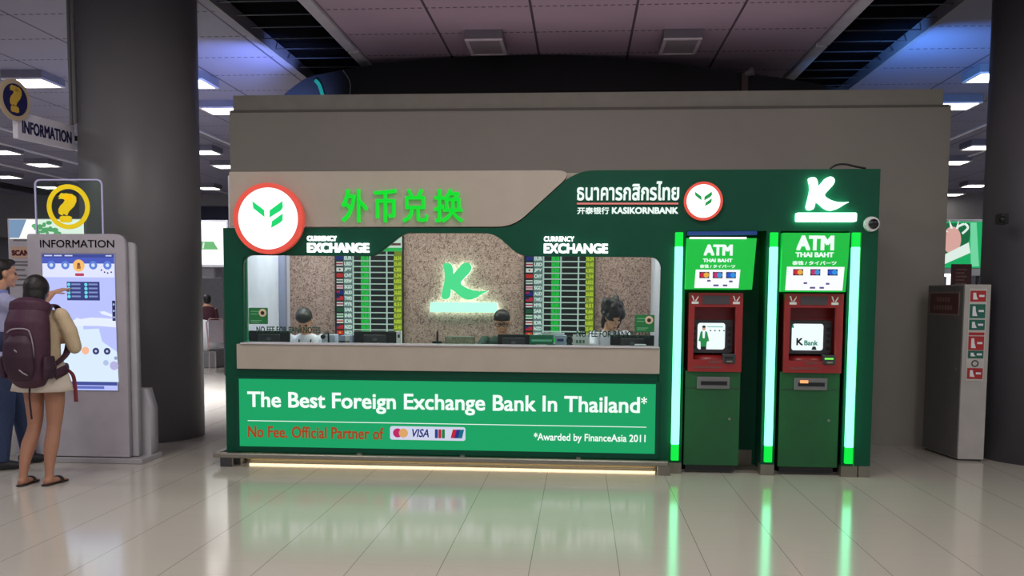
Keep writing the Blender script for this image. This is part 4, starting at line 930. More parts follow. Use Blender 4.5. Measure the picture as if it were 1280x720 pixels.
# green poster on the right
GYY = 9.0
a = PY(1172, 277, GYY); b = PY(1229, 335, GYY)
t = thing('poster_light_box', 'lit green poster with a pink drink and white swirls, left of the right pillar', 'light box', ((a.x + b.x) / 2, GYY, 0))
obj('case', B(a.x - 0.04, b.x + 0.04, GYY, GYY + 0.2, b.z - 0.14, a.z + 0.04, 0.01), mat('poster_case_grey', (150, 148, 146), 0.5), t)
fc = obj('lit_face', B(a.x, b.x, GYY - 0.006, GYY, b.z, a.z), glow('poster_green_light', (20, 176, 100), 0.9), t)
gu = lambda px, py: (PY(px, py, GYY - 0.02).x, PY(px, py, GYY - 0.02).z)
lit('dark_leaf', flat([[gu(1182, 279), gu(1216, 279), gu(1212, 300), gu(1200, 322), gu(1182, 322)]], GYY - 0.010, GYY - 0.006), (16, 110, 64), fc)
lit('pink_drink', disc(gu(1190, 300)[0], gu(1190, 300)[1], 0.24, GYY - 0.016, GYY - 0.010, 32, 0.16), (230, 176, 166), fc)
lit('white_band', flat([[gu(1181, 318), gu(1211, 303), gu(1213, 316), gu(1181, 330)]], GYY - 0.020, GYY - 0.016), (236, 255, 244), fc)
lit('white_swirl', tube(bmesh.new(), spline([(gu(1198, 283)[0], GYY - 0.014, gu(1198, 283)[1]), (gu(1206, 280)[0], GYY - 0.014, gu(1206, 280)[1]), (gu(1210, 285)[0], GYY - 0.014, gu(1210, 285)[1]), (gu(1203, 292)[0], GYY - 0.014, gu(1203, 292)[1])]), 0.02, 8), (240, 255, 250), fc)
for dx_, dz_ in ((-0.16, 0.16), (-0.05, 0.25), (0.08, 0.24)):
    lit('white_splash', flat([[(gu(1190, 298)[0] + dx_ * 0.7, gu(1190, 298)[1] + dz_ * 0.7), (gu(1190, 298)[0] + dx_ * 1.3, gu(1190, 298)[1] + dz_ * 1.35), (gu(1190, 298)[0] + dx_ * 0.7 + 0.05, gu(1190, 298)[1] + dz_ * 0.7)]], GYY - 0.019, GYY - 0.016), (250, 250, 245), fc)
lit('pale_stripe', flat([[gu(1213, 278), gu(1221, 278), gu(1224, 333), gu(1214, 333)]], GYY - 0.012, GYY - 0.006), (120, 226, 170), fc)
for x in (a.x + 0.05, b.x - 0.05): obj('post', C((x, GYY + 0.1, 0), (x, GYY + 0.1, b.z - 0.14), 0.03, n=14), DGREY, t)
p = PY(1190, 330, 4.0); q = PY(1214, 356, 4.0)
t = thing('brown_sign', 'dark brown notice sign showing just above the grey cabinet', 'sign', ((p.x + q.x) / 2, 4.0, 0))
obj('panel', B(p.x, q.x, 4.0, 4.03, q.z - 0.1, p.z, 0.004), mat('brown_sign_panel', (104, 62, 56), 0.5), t)
for i in range(5): obj('printed_line', B(p.x + 0.05, q.x - 0.06 - 0.03 * (i % 2), 3.996, 4.0, p.z - 0.08 - i * 0.045, p.z - 0.06 - i * 0.045), mat('brown_sign_print', (160, 120, 110), 0.5), t)
obj('post', C(((p.x + q.x) / 2, 4.02, 0.02), ((p.x + q.x) / 2, 4.02, q.z - 0.1), 0.025, n=14), DGREY, t)
obj('foot', C(((p.x + q.x) / 2, 4.02, 0), ((p.x + q.x) / 2, 4.02, 0.02), 0.16), DGREY, t)
p = PY(1183, 345, 6.0)
t = thing('upright_lamp', 'small white lit lamp with a flat top, above the left corner of the grey cabinet', 'lamp', (p.x, 6.0, 0))
obj('lit_head', B(p.x - 0.06, p.x + 0.07, 5.97, 6.03, p.z - 0.01, p.z + 0.035), E_WHITE, t)
obj('lit_stem', B(p.x + 0.01, p.x + 0.06, 5.98, 6.02, p.z - 0.16, p.z - 0.011), E_WHITE, t)
obj('post', C((p.x + 0.035, 6.0, 0), (p.x + 0.035, 6.0, p.z - 0.161), 0.02, n=12), DGREY, t)

# ================================================================== PEOPLE
def head_bm(chin_up=0.0):
    bm = bmesh.new()
    ball(bm, (0, -0.012, 0.030), (0.076, 0.096, 0.088)); ball(bm, (0, 0.022, -0.030), (0.063, 0.068, 0.080)); ball(bm, (0, 0.042, -0.078), (0.043, 0.046, 0.036))
    tube(bm, [(0, 0.080, 0.012), (0, 0.098, -0.018), (0, 0.106, -0.036)], [0.009, 0.012, 0.016], 10)
    for s in (-1, 1):
        ball(bm, (s * 0.076, -0.012, -0.008), (0.013, 0.021, 0.032)); ball(bm, (s * 0.04, 0.062, -0.03), (0.022, 0.02, 0.02))
        ball(bm, (s * 0.016, 0.098, -0.040), (0.010, 0.010, 0.008))
    ball(bm, (0, 0.080, 0.022), (0.050, 0.014, 0.011)); ball(bm, (0, 0.088, -0.064), (0.024, 0.011, 0.006)); ball(bm, (0, 0.086, -0.076), (0.021, 0.011, 0.007))
    ball(bm, (0, 0.080, -0.100), (0.020, 0.016, 0.014))
    return bm
def put(dst, src, T):
    bmesh.ops.transform(src, matrix=T, verts=src.verts); me = bpy.data.meshes.new('t'); src.to_mesh(me); src.free(); dst.from_mesh(me); bpy.data.meshes.remove(me)
def hand(bm, w, dr, nrm, s, point=False):
    """palm, four separate fingers of unequal length and a thumb; S = +1 for a right hand seen with the palm along NRM"""
    w = Vector(w); dr = Vector(dr).normalized(); nrm = Vector(nrm); nrm = (nrm - dr * nrm.dot(dr)).normalized(); l = dr.cross(nrm) * s
    tube(bm, [w - dr * 0.02, w + dr * 0.02, w + dr * 0.06, w + dr * 0.092], [(0.026, 0.019), (0.032, 0.017), (0.040, 0.015), (0.038, 0.012)], 12, side=l)
    for i, ln in enumerate((0.070, 0.078, 0.073, 0.058)):
        b = w + dr * 0.086 + l * (-0.031 + i * 0.0207); sp = l * (-0.06 + i * 0.04)
        cu = 0.35 if not (point and i > 0) else 1.5
        if point and i == 0: cu = 0.05
        d0 = (dr + sp).normalized(); p1 = b + d0 * ln * 0.42; d1 = (d0 + nrm * cu).normalized(); p2 = p1 + d1 * ln * 0.32; d2 = (d1 + nrm * cu).normalized(); p3 = p2 + d2 * ln * 0.26
        tube(bm, [b - dr * 0.01, p1, p2, p3], [0.0095, 0.0092, 0.0086, 0.0072], 8); ball(bm, p3, 0.0072, n=8)
    b = w + dr * 0.022 - l * 0.030
    q1 = b + (dr * 0.6 - l * 0.75 + nrm * 0.25).normalized() * 0.036; q2 = q1 + (dr * 0.9 - l * 0.25 + nrm * 0.35).normalized() * 0.030
    tube(bm, [b + l * 0.012, q1, q2], [0.013, 0.0108, 0.0086], 8); ball(bm, q2, 0.0086, n=8)
def foot(bm, an, dr, ln=0.21):
    an = Vector(an); dr = Vector((dr[0], dr[1], 0)).normalized(); sd = Vector((dr.y, -dr.x, 0))
    z = an.z
    g = lambda a, h: Vector((an.x, an.y, h)) + dr * a
    tube(bm, [g(-0.055, 0.034), g(-0.02, 0.036), g(0.06, 0.034), g(0.12, 0.026), g(0.16, 0.020)], [(0.026, 0.022), (0.034, 0.03), (0.040, 0.026), (0.044, 0.018), (0.036, 0.012)], 12, side=sd)
    tube(bm, [an, g(-0.01, 0.04)], [0.036, 0.034], 10)
    for i in range(5):
        o = g(0.155, 0.018) + sd * (-0.032 + i * 0.016); tube(bm, [o, o + dr * (0.034 - 0.004 * i)], [0.0095, 0.008], 8); ball(bm, o + dr * (0.034 - 0.004 * i), 0.008, n=8)
def T_(loc, yaw=0.0, pitch=0.0, roll=0.0):
    return Matrix.Translation(loc) @ Matrix.Rotation(yaw, 4, 'Z') @ Matrix.Rotation(pitch, 4, 'X') @ Matrix.Rotation(roll, 4, 'Y')
def figure(root, parts):
    """each entry: name, mesh data in the person's own frame, material, voxel"""
    for nm, bm, m, vx, sm in parts:
        if vx: o = fused(nm, bm, m, root, vx, sm)
        else: o = obj(nm, bm, m, root, True)
        o.location = (0, 0, 0)

# ---- woman with the backpack (her own frame: x right, y ahead, facing the kiosk screen)
wp = PY(53, 500, -0.95)
woman = thing('person', 'person in cream top and short skirt with a maroon backpack, seen from behind', 'person', (wp.x, -0.95, 0))
bm = bmesh.new(); HT = T_((-0.025, 0.03, 1.605), 0.12, -0.10)
put(bm, head_bm(), HT)
tube(bm, [(-0.025, 0.02, 1.55), (-0.015, 0.0, 1.47), (0, -0.01, 1.42)], [0.052, 0.052, 0.07], 14)
tube(bm, [(0, 0.0, 1.42), (0, 0.01, 1.30), (0, 0.01, 1.14), (0, 0.01, 1.04), (0, 0.01, 0.95), (0, 0.01, 0.86)], [(0.13, 0.07), (0.155, 0.10), (0.135, 0.095), (0.135, 0.095), (0.165, 0.115), (0.15, 0.10)], 20)
LEGS = {-1: [(-0.085, 0.02, 0.88), (-0.088, 0.03, 0.68), (-0.085, 0.02, 0.48), (-0.092, -0.06, 0.33), (-0.098, -0.12, 0.18), (-0.10, -0.14, 0.07)],
        1: [(0.085, 0.02, 0.88), (0.092, 0.03, 0.68), (0.09, 0.01, 0.48), (0.097, -0.05, 0.33), (0.10, -0.09, 0.18), (0.10, -0.10, 0.07)]}
for s in (-1, 1):
    tube(bm, spline(LEGS[s], 3), [0.088, 0.086, 0.082, 0.076, 0.070, 0.064, 0.056, 0.056, 0.058, 0.060, 0.055, 0.048, 0.042, 0.037, 0.034, 0.034][:len(spline(LEGS[s], 3))], 14)
    foot(bm, LEGS[s][-1], (0.10 * s + 0.05, 1.0))
for s in (-1, 1):
    sh = Vector((s * 0.175, 0.01, 1.41)); el = Vector((s * 0.245, 0.08, 1.135)); wr = Vector((s * 0.085, 0.29, 1.16))
    tube(bm, [sh, (sh + el) / 2 + Vector((s * 0.012, 0, 0)), el], [0.05, 0.044, 0.038], 12); ball(bm, el, 0.037, n=12)
    tube(bm, [el, (el + wr) / 2, wr], [0.037, 0.034, 0.025], 12); ball(bm, sh, 0.055, n=14)
    hand(bm, wr, (-0.35 * s, 0.8, 0.15), (-0.9 * s, -0.2, -0.3), s)
parts = [('body', bm, SKIN2, 0.008, 3)]
# hair falling to the nape
bm = bmesh.new()
ball(bm, (-0.025, 0.005, 1.63), (0.098, 0.108, 0.112)); ball(bm, (-0.025, -0.03, 1.56), (0.090, 0.075, 0.12)); tube(bm, [(-0.025, -0.03, 1.55), (-0.03, -0.055, 1.46), (-0.03, -0.06, 1.40)], [(0.085, 0.06), (0.07, 0.04), (0.045, 0.02)], 14)
parts.append(('hair', bm, HAIR, 0.010, 4))
# cream top with sleeves to the elbow
CREAM = mat('cream_knit', (206, 184, 152), 0.8, vary=0.05, scale=60, bump=0.3)
bm = bmesh.new()
tube(bm, [(0, -0.005, 1.46), (0, 0.0, 1.42), (0, 0.01, 1.30), (0, 0.01, 1.14), (0, 0.01, 1.03), (0, 0.01, 0.97)], [(0.085, 0.065), (0.155, 0.085), (0.172, 0.118), (0.155, 0.115), (0.158, 0.118), (0.178, 0.128)], 20)
for s in (-1, 1):
    sh = Vector((s * 0.172, 0.01, 1.40)); el = Vector((s * 0.248, 0.08, 1.135)); w2 = Vector((s * 0.20, 0.14, 1.14))
    ball(bm, sh, 0.066, n=14); tube(bm, [sh, (sh + el) / 2 + Vector((s * 0.016, 0, 0)), el], [0.068, 0.066, 0.058], 12); ball(bm, el, 0.056, n=12); tube(bm, [el, w2], [0.056, 0.05], 12)
parts.append(('top', bm, CREAM, 0.009, 4))
# short pale skirt
def skirt(zs, rx, ry, fold, n=48, th=0.006):
    bm = bmesh.new(); rings = []
    for off in (0, -th):
        for z, a, b in zip(zs, rx, ry):
            k_ = (zs[0] - z) / (zs[0] - zs[-1]); rings.append([bm.verts.new(((a + off + fold * k_ * math.sin(9 * 2 * PI * i / n)) * math.cos(2 * PI * i / n), 0.01 + (b + off + fold * k_ * math.sin(9 * 2 * PI * i / n)) * math.sin(2 * PI * i / n), z)) for i in range(n)])
    m_ = len(zs)
    for j in list(range(m_ - 1)) + list(range(m_, 2 * m_ - 1)):
        for i in range(n): bm.faces.new((rings[j][i], rings[j][(i + 1) % n], rings[j + 1][(i + 1) % n], rings[j + 1][i]))
    for u, v in ((m_ - 1, 2 * m_ - 1), (0, m_)):
        for i in range(n): bm.faces.new((rings[u][i], rings[u][(i + 1) % n], rings[v][(i + 1) % n], rings[v][i]))
    return bm
parts.append(('skirt', skirt([1.03, 0.98, 0.90, 0.83, 0.775], [0.172, 0.19, 0.215, 0.235, 0.25], [0.125, 0.14, 0.16, 0.175, 0.185], 0.008), mat('pale_cotton', (226, 212, 198), 0.8), 0, 0))
SOLE = mat('dark_sandal', (46, 30, 32), 0.6)
for s in (-1, 1):
    an = Vector(LEGS[s][-1]); dr = Vector((0.10 * s + 0.05, 1.0, 0)).normalized(); sd = Vector((dr.y, -dr.x, 0))
    bm = bmesh.new(); tube(bm, [Vector((an.x, an.y, 0.008)) + dr * q_ for q_ in (-0.075, -0.05, 0.05, 0.13, 0.18, 0.205)], [(0.022, 0.007), (0.036, 0.008), (0.038, 0.008), (0.046, 0.008), (0.042, 0.008), (0.022, 0.007)], 14, side=sd)
    parts.append(('sandal', bm, SOLE, 0, 0))
figure(woman, parts)
for o in [c for c in woman.children if c.name.startswith('sandal')]:
    i_ = 1 if o.data.vertices[0].co.x > 0 else -1
    an = Vector(LEGS[i_][-1]); dr = Vector((0.10 * i_ + 0.05, 1.0, 0)).normalized(); sd = Vector((dr.y, -dr.x, 0))
    q_ = Vector((an.x, an.y, 0)) + dr * 0.10
    link_ = obj('strap', tube(bmesh.new(), spline([q_ - sd * 0.048 + Vector((0, 0, 0.012)), q_ - sd * 0.034 + Vector((0, 0, 0.046)), q_ + Vector((0, 0, 0.058)), q_ + sd * 0.034 + Vector((0, 0, 0.046)), q_ + sd * 0.048 + Vector((0, 0, 0.012))], 4), [(0.022, 0.004)] * 17, 8, side=dr), SOLE, o, True)
# ---- backpack
MAR = mat('maroon_nylon', (66, 28, 52), 0.6, vary=0.12, scale=30, bump=0.2); MARD = mat('dark_maroon_nylon', (52, 24, 44), 0.6, vary=0.12, scale=30); GCORD = mat('grey_cord', (150, 140, 150), 0.5)
pack = thing('backpack', 'large maroon hiking backpack worn by the person in the cream top', 'backpack', (wp.x, -0.95, 0))
pc = []
bm = bmesh.new()
tube(bm, [(0.03, -0.20, 0.84), (0.03, -0.23, 0.90), (0.03, -0.235, 1.05), (0.03, -0.235, 1.20), (0.03, -0.225, 1.34), (0.03, -0.20, 1.43), (0.03, -0.18, 1.47)], [(0.12, 0.06), (0.165, 0.11), (0.18, 0.125), (0.185, 0.125), (0.18, 0.12), (0.16, 0.10), (0.11, 0.06)], 28)
pc.append(('main_pack', bm, MAR, 0.010, 6))
bm = bmesh.new(); tube(bm, [(0.03, -0.17, 1.40), (0.03, -0.18, 1.46), (0.03, -0.18, 1.51), (0.03, -0.17, 1.535)], [(0.15, 0.10), (0.17, 0.12), (0.16, 0.11), (0.10, 0.06)], 24); pc.append(('top_lid', bm, MAR, 0.009, 6))
bm = bmesh.new(); tube(bm, [(0.03, -0.33, 0.90), (0.03, -0.35, 0.97), (0.03, -0.365, 1.08), (0.03, -0.36, 1.19), (0.03, -0.34, 1.25)], [(0.09, 0.03), (0.125, 0.045), (0.13, 0.05), (0.12, 0.045), (0.08, 0.02)], 22); pc.append(('front_pocket', bm, MARD, 0.009, 6))
for s in (-1, 1):
    bm = bmesh.new(); tube(bm, [(0.03 + s * 0.17, -0.24, 0.90), (0.03 + s * 0.185, -0.24, 0.98), (0.03 + s * 0.18, -0.24, 1.08)], [(0.03, 0.07), (0.042, 0.08), (0.02, 0.075)], 16); pc.append(('side_pocket', bm, MARD, 0.009, 4))
    pc.append(('shoulder_strap', tube(bmesh.new(), spline([(s * 0.10, -0.10, 1.38), (s * 0.125, -0.06, 1.475), (s * 0.135, 0.02, 1.475), (s * 0.155, 0.10, 1.36), (s * 0.18, 0.115, 1.22), (s * 0.19, 0.05, 1.08), (s * 0.17, -0.09, 1.0)], 5), [(0.032, 0.010)] * 31, 10, side=(1, 0, 0)), MAR, 0, 0))
bm = bmesh.new(); tube(bm, spline([(-0.16, -0.13, 0.93), (-0.205, 0.0, 0.96), (-0.12, 0.14, 0.955), (0.0, 0.165, 0.95), (0.12, 0.14, 0.955), (0.205, 0.0, 0.96), (0.20, -0.13, 0.93)], 6), [(0.012, 0.05)] * 37, 10, side=(0, 0, 1)); 
pc.append(('hip_belt', tube(bmesh.new(), spline([(-0.15, -0.14, 0.92), (-0.215, 0.0, 0.955), (-0.13, 0.15, 0.955), (0.0, 0.175, 0.95), (0.13, 0.15, 0.955), (0.215, 0.0, 0.955), (0.20, -0.14, 0.92)], 6), [(0.042, 0.012)] * 37, 10, side=(0, 0, 1)), MAR, 0, 0)); bm.free()
pc.append(('loose_strap', tube(bmesh.new(), spline([(0.215, 0.02, 0.95), (0.25, 0.04, 0.90), (0.262, 0.045, 0.80), (0.27, 0.04, 0.68)], 4), [(0.018, 0.004)] * 13, 8, side=(1, 0, 0)), mat('red_webbing', (120, 36, 52), 0.6), 0, 0))
pc.append(('cord', tube(bmesh.new(), spline([(-0.06, -0.36, 1.27), (0.0, -0.375, 1.30), (0.10, -0.365, 1.30), (0.135, -0.36, 1.26), (0.15, -0.35, 1.12), (0.13, -0.36, 1.04), (0.03, -0.415, 1.14)], 5), 0.006, 8), GCORD, 0, 0))
pc.append(('zip_pull', tube(bmesh.new(), [(0.06, -0.405, 0.98), (0.09, -0.402, 0.955), (0.12, -0.39, 0.935)], 0.006, 8), GCORD, 0, 0))
pc.append(('hanging_strap', tube(bmesh.new(), [(0.02, -0.20, 0.86), (0.02, -0.215, 0.74), (0.025, -0.20, 0.56)], [(0.009, 0.003)] * 3, 8, side=(1, 0, 0)), MARD, 0, 0))
figure(pack, pc)

# ---- man pointing at the screen
mp = PZ(6, 585)
man = thing('person', 'person in pale blue shirt and jeans pointing at the kiosk screen, at the left edge', 'person', (mp.x, mp.y, 0))
man.rotation_euler = (0, 0, math.atan2(0.71, 0.70) - PI / 2)
bm = bmesh.new(); put(bm, head_bm(), T_((0.0, 0.05, 1.70), 0.0, -0.12))
tube(bm, [(0, 0.02, 1.64), (0, -0.005, 1.55), (0, -0.015, 1.49)], [0.058, 0.060, 0.08], 14)
tube(bm, [(0, 0.0, 1.48), (0, 0.01, 1.34), (0, 0.01, 1.18), (0, 0.0, 1.06), (0, 0.0, 0.96), (0, 0, 0.88)], [(0.16, 0.08), (0.18, 0.11), (0.155, 0.105), (0.155, 0.105), (0.17, 0.115), (0.15, 0.10)], 20)
ML = {-1: [(-0.09, 0.0, 0.90), (-0.095, 0.08, 0.70), (-0.095, 0.15, 0.50), (-0.10, 0.19, 0.28), (-0.10, 0.22, 0.09)], 1: [(0.09, 0.0, 0.90), (0.10, 0.0, 0.70), (0.105, 0.0, 0.50), (0.11, -0.03, 0.28), (0.115, -0.05, 0.09)]}
for s in (-1, 1):
    tube(bm, ML[s], [0.088, 0.075, 0.058, 0.052, 0.036], 14); foot(bm, ML[s][-1], (0.12 * s, 1))
for s, el, wr, dr, pt in ((1, (0.20, 0.20, 1.33), (0.125, 0.40, 1.535), (-0.1, 0.75, 0.25), True), (-1, (-0.245, -0.03, 1.20), (-0.23, 0.10, 0.98), (0.05, 0.4, -0.9), False)):
    sh = Vector((s * 0.195, 0.0, 1.46)); el = Vector(el); wr = Vector(wr)
    ball(bm, sh, 0.06, n=14); tube(bm, [sh, (sh + el) / 2, el], [0.056, 0.05, 0.042], 12); ball(bm, el, 0.041, n=12); tube(bm, [el, (el + wr) / 2, wr], [0.041, 0.037, 0.027], 12)
    hand(bm, wr, dr, (-0.2, 0.2, -0.95) if s > 0 else (1, 0, 0), s, pt)
mparts = [('body', bm, SKIN, 0.008, 3)]
bm = bmesh.new(); ball(bm, (0, 0.022, 1.748), (0.085, 0.104, 0.082)); ball(bm, (0, -0.02, 1.70), (0.082, 0.075, 0.085)); ball(bm, (0, 0.09, 1.795), (0.06, 0.05, 0.03)); mparts.append(('hair', bm, HAIR, 0.009, 3))
SHIRT = mat('pale_blue_shirt', (164, 166, 204), 0.75, vary=0.05, scale=40)
bm = bmesh.new(); tube(bm, [(0, -0.01, 1.53), (0, 0.0, 1.485), (0, 0.01, 1.34), (0, 0.01, 1.18), (0, 0.0, 1.06), (0, 0.0, 0.94)], [(0.075, 0.07), (0.175, 0.095), (0.198, 0.128), (0.175, 0.125), (0.175, 0.125), (0.188, 0.132)], 20)
for s, el in ((1, Vector((0.20, 0.20, 1.33))), (-1, Vector((-0.245, -0.03, 1.20)))):
    sh = Vector((s * 0.19, 0.0, 1.455)); ball(bm, sh, 0.074, n=14); tube(bm, [sh, sh.lerp(el, 0.5), sh.lerp(el, 0.85)], [0.074, 0.068, 0.064], 12)
mparts.append(('shirt', bm, SHIRT, 0.009, 4))
bm = bmesh.new(); tube(bm, [(0, 0.004, 1.20), (0, 0.004, 1.12), (0, 0.0, 1.03)], [(0.180, 0.132), (0.181, 0.133), (0.182, 0.133)], 24); mparts.append(('dark_stripe', bm, mat('navy_stripe', (40, 42, 78), 0.75), 0, 0))
bm = bmesh.new(); tube(bm, [(0, -0.005, 1.515), (0, 0.0, 1.56)], [(0.085, 0.08), (0.07, 0.072)], 18); mparts.append(('collar', bm, mat('collar_blue', (120, 128, 186), 0.75), 0, 0))
JEAN = mat('dark_blue_denim', (44, 58, 92), 0.8, vary=0.12, scale=50, bump=0.2)
bm = bmesh.new(); tube(bm, [(0, 0, 1.0), (0, 0, 0.94), (0, 0, 0.86)], [(0.17, 0.118), (0.18, 0.125), (0.175, 0.115)], 20)
for s in (-1, 1): tube(bm, [Vector(p) + Vector((0, 0, 0.0 if i < 4 else -0.015)) for i, p in enumerate(ML[s])], [0.10, 0.088, 0.072, 0.068, 0.062], 14)
mparts.append(('jeans', bm, JEAN, 0.009, 4))
for s in (-1, 1):
    an = Vector(ML[s][-1]); dr = Vector((0.12 * s, 1, 0)).normalized(); sd = Vector((dr.y, -dr.x, 0)); bm = bmesh.new()
    tube(bm, [Vector((an.x, an.y, h_)) + dr * q_ for q_, h_ in ((-0.085, 0.045), (-0.05, 0.052), (0.03, 0.05), (0.11, 0.038), (0.17, 0.032), (0.205, 0.026))], [(0.030, 0.038), (0.043, 0.048), (0.048, 0.046), (0.053, 0.034), (0.046, 0.027), (0.022, 0.018)], 16, side=sd)
    mparts.append(('shoe', bm, mat('black_shoe', (24, 24, 30), 0.5), 0.009, 3))
for s in (-1, 1):
    bm = bmesh.new(); ball(bm, T_((0.0, 0.05, 1.70), 0.0, -0.12) @ Vector((s * 0.031, 0.083, 0.004)), (0.012, 0.008, 0.007), n=12); mparts.append(('eye', bm, EYE, 0, 0))
figure(man, mparts)
man.scale = (1.035, 1.035, 1.035)

# ---- three clerks seated behind the counter (facing the hall)
def clerk(px, z_head, Y, yaw, pitch, label, shirt, kind, lean=0.0, dx=0.0):
    p = PY(px, 410, Y)
    t = thing('person', label, 'person', (p.x + dx, Y + 0.06, 0.02)); t.rotation_euler = (0, 0, PI + yaw)
    zs = z_head - 0.02
    HM = T_((lean, 0.05 + 0.10 * max(0, -pitch), zs), 0, pitch)
    sz = zs - 0.180                                        # shoulder height
    bm = bmesh.new(); put(bm, head_bm(), HM)
    tube(bm, [HM @ Vector((0, -0.03, -0.06)), (lean * 0.6, -0.01, sz + 0.06), (lean * 0.5, -0.02, sz)], [0.050, 0.052, 0.075], 14)
    hp = sz - 0.50
    tube(bm, [(lean * 0.5, -0.02, sz), (lean * 0.4, -0.02, sz - 0.14), (lean * 0.2, -0.03, sz - 0.30), (0, -0.04, sz - 0.42), (0, -0.04, hp)], [(0.145, 0.075), (0.165, 0.10), (0.14, 0.10), (0.15, 0.11), (0.15, 0.11)], 20)
    for s in (-1, 1):
        tube(bm, [(s * 0.09, -0.02, hp + 0.02), (s * 0.11, 0.14, hp), (s * 0.11, 0.24, hp - 0.05), (s * 0.11, 0.22, hp - 0.3), (s * 0.11, 0.20, 0.10)], [0.085, 0.075, 0.06, 0.05, 0.038], 12); foot(bm, (s * 0.11, 0.18, 0.07), (0, 1))
        sh = Vector((lean * 0.5 + s * 0.175, -0.02, sz - 0.015)); el = Vector((s * 0.24, 0.10, max(1.03, sz - 0.24))); wr = Vector((s * 0.10, 0.20, DZ + 0.045 - 0.02 + 0.02))
        ball(bm, sh, 0.055, n=12); tube(bm, [sh, (sh + el) / 2, el], [0.050, 0.044, 0.038], 12); ball(bm, el, 0.037, n=10); tube(bm, [el, (el + wr) / 2, wr], [0.037, 0.033, 0.025], 12)
        hand(bm, wr, (-0.25 * s, 0.9, -0.05), (0, 0, -1), s)
    pp = [('body', bm, SKIN, 0.009, 3)]
    bm = bmesh.new()
    tube(bm, [(lean * 0.55, -0.015, sz + 0.045), (lean * 0.5, -0.02, sz), (lean * 0.4, -0.02, sz - 0.14), (lean * 0.2, -0.03, sz - 0.30), (0, -0.04, sz - 0.42), (0, -0.04, hp - 0.03)], [(0.08, 0.068), (0.155, 0.088), (0.182, 0.118), (0.158, 0.118), (0.168, 0.126), (0.17, 0.13)], 20)
    for s in (-1, 1):
        sh = Vector((lean * 0.5 + s * 0.17, -0.02, sz - 0.02)); el = Vector((s * 0.24, 0.10, max(1.03, sz - 0.24))); wr = Vector((s * 0.10, 0.20, DZ + 0.045))
        ball(bm, sh, 0.068, n=12)
        if kind == 'long': tube(bm, [sh, (sh + el) / 2, el], [0.066, 0.060, 0.052], 12); ball(bm, el, 0.051, n=10); tube(bm, [el, el.lerp(wr, 0.85)], [0.051, 0.04], 12)
        else: tube(bm, [sh, sh.lerp(el, 0.7)], [0.066, 0.060], 12)
    pp.append(('shirt', bm, shirt, 0.010, 4))
    bm = bmesh.new(); tube(bm, [(0, -0.04, hp + 0.05), (0, -0.03, hp - 0.06)], [(0.165, 0.125), (0.17, 0.13)], 18)
    for s in (-1, 1): tube(bm, [(s * 0.09, -0.02, hp + 0.02), (s * 0.11, 0.14, hp), (s * 0.11, 0.24, hp - 0.05), (s * 0.11, 0.22, hp - 0.3), (s * 0.11, 0.20, 0.12)], [0.10, 0.09, 0.075, 0.065, 0.055], 12)
    pp.append(('trousers', bm, mat('black_trousers', (26, 26, 32), 0.8), 0.011, 3))
    bm = bmesh.new()
    ball(bm, (0, -0.022, 0.052), (0.086, 0.098, 0.082)); ball(bm, (0, -0.05, 0.0), (0.084, 0.07, 0.085)); ball(bm, (0, 0.022, 0.070), (0.081, 0.074, 0.062))
    if kind == 'short':
        for i in range(46):
            a_ = random.uniform(0, 2 * PI); b_ = random.uniform(-0.2, 1.4); rr = 0.104
            ball(bm, (rr * math.cos(a_) * math.cos(b_), -0.03 + rr * math.sin(a_) * math.cos(b_), 0.05 + rr * math.sin(b_)), random.uniform(0.026, 0.042), n=8)
        for i in range(22): ball(bm, (random.uniform(-0.05, 0.09), -0.04 + random.uniform(-0.04, 0.04), 0.145 + random.uniform(-0.03, 0.03)), random.uniform(0.028, 0.04), n=8)
        for s in (-1, 1): tube(bm, [(s * 0.078, -0.02, 0.03), (s * 0.088, -0.02, -0.05), (s * 0.08, -0.02, -0.13)], [0.026, 0.024, 0.014], 10)
    bmesh.ops.transform(bm, matrix=HM, verts=bm.verts); pp.append(('hair', bm, HAIR, 0.009, 2))
    for s in (-1, 1):
        bm = bmesh.new(); ball(bm, HM @ Vector((s * 0.031, 0.083, 0.004)), (0.012, 0.008, 0.007), n=12); pp.append(('eye', bm, EYE, 0, 0))
    bm = bmesh.new(); ball(bm, HM @ Vector((0, 0.094, -0.070)), (0.021, 0.006, 0.007), n=12); pp.append(('mouth', bm, LIP, 0, 0))
    figure(t, pp)
    for o in t.children: o.location = (0, 0, -0.02)
    return t, HM
def extra(t, name, bm, m):
    o = obj(name, bm, m, t, True); o.location = (0, 0, -0.02); return o
c1, H1 = clerk(380, 1.335, 0.98, 0.15, -0.62, 'person in white shirt with head bowed, leftmost behind the counter', mat('white_shirt', (214, 214, 226), 0.75), 'long')
extra(c1, 'lanyard', tube(bmesh.new(), spline([(-0.06, 0.04, 1.14), (-0.05, 0.105, 1.06), (0.0, 0.125, 0.94), (0.05, 0.105, 1.06), (0.06, 0.04, 1.14)], 4), 0.008, 8), BLACK)
c2, H2 = clerk(627, 1.335, 0.98, 0.05, -0.22, 'person with glasses in dark green jacket, below the bar of the green K', mat('dark_green_jacket', (24, 62, 50), 0.7), 'long')
gl_ = bmesh.new()
for s in (-1, 1):
    pts = [(s * 0.033 + 0.026 * math.cos(q_), 0.098, 0.004 + 0.019 * math.sin(q_)) for q_ in [2 * PI * i / 14 for i in range(15)]]
    tube(gl_, pts, 0.0045, 6); tube(gl_, [(s * 0.058, 0.096, 0.008), (s * 0.078, 0.0, 0.008)], 0.004, 6)
tube(gl_, [(-0.008, 0.1, 0.006), (0.008, 0.1, 0.006)], 0.004, 6)
bmesh.ops.transform(gl_, matrix=H2, verts=gl_.verts); extra(c2, 'glasses', gl_, BLACK)
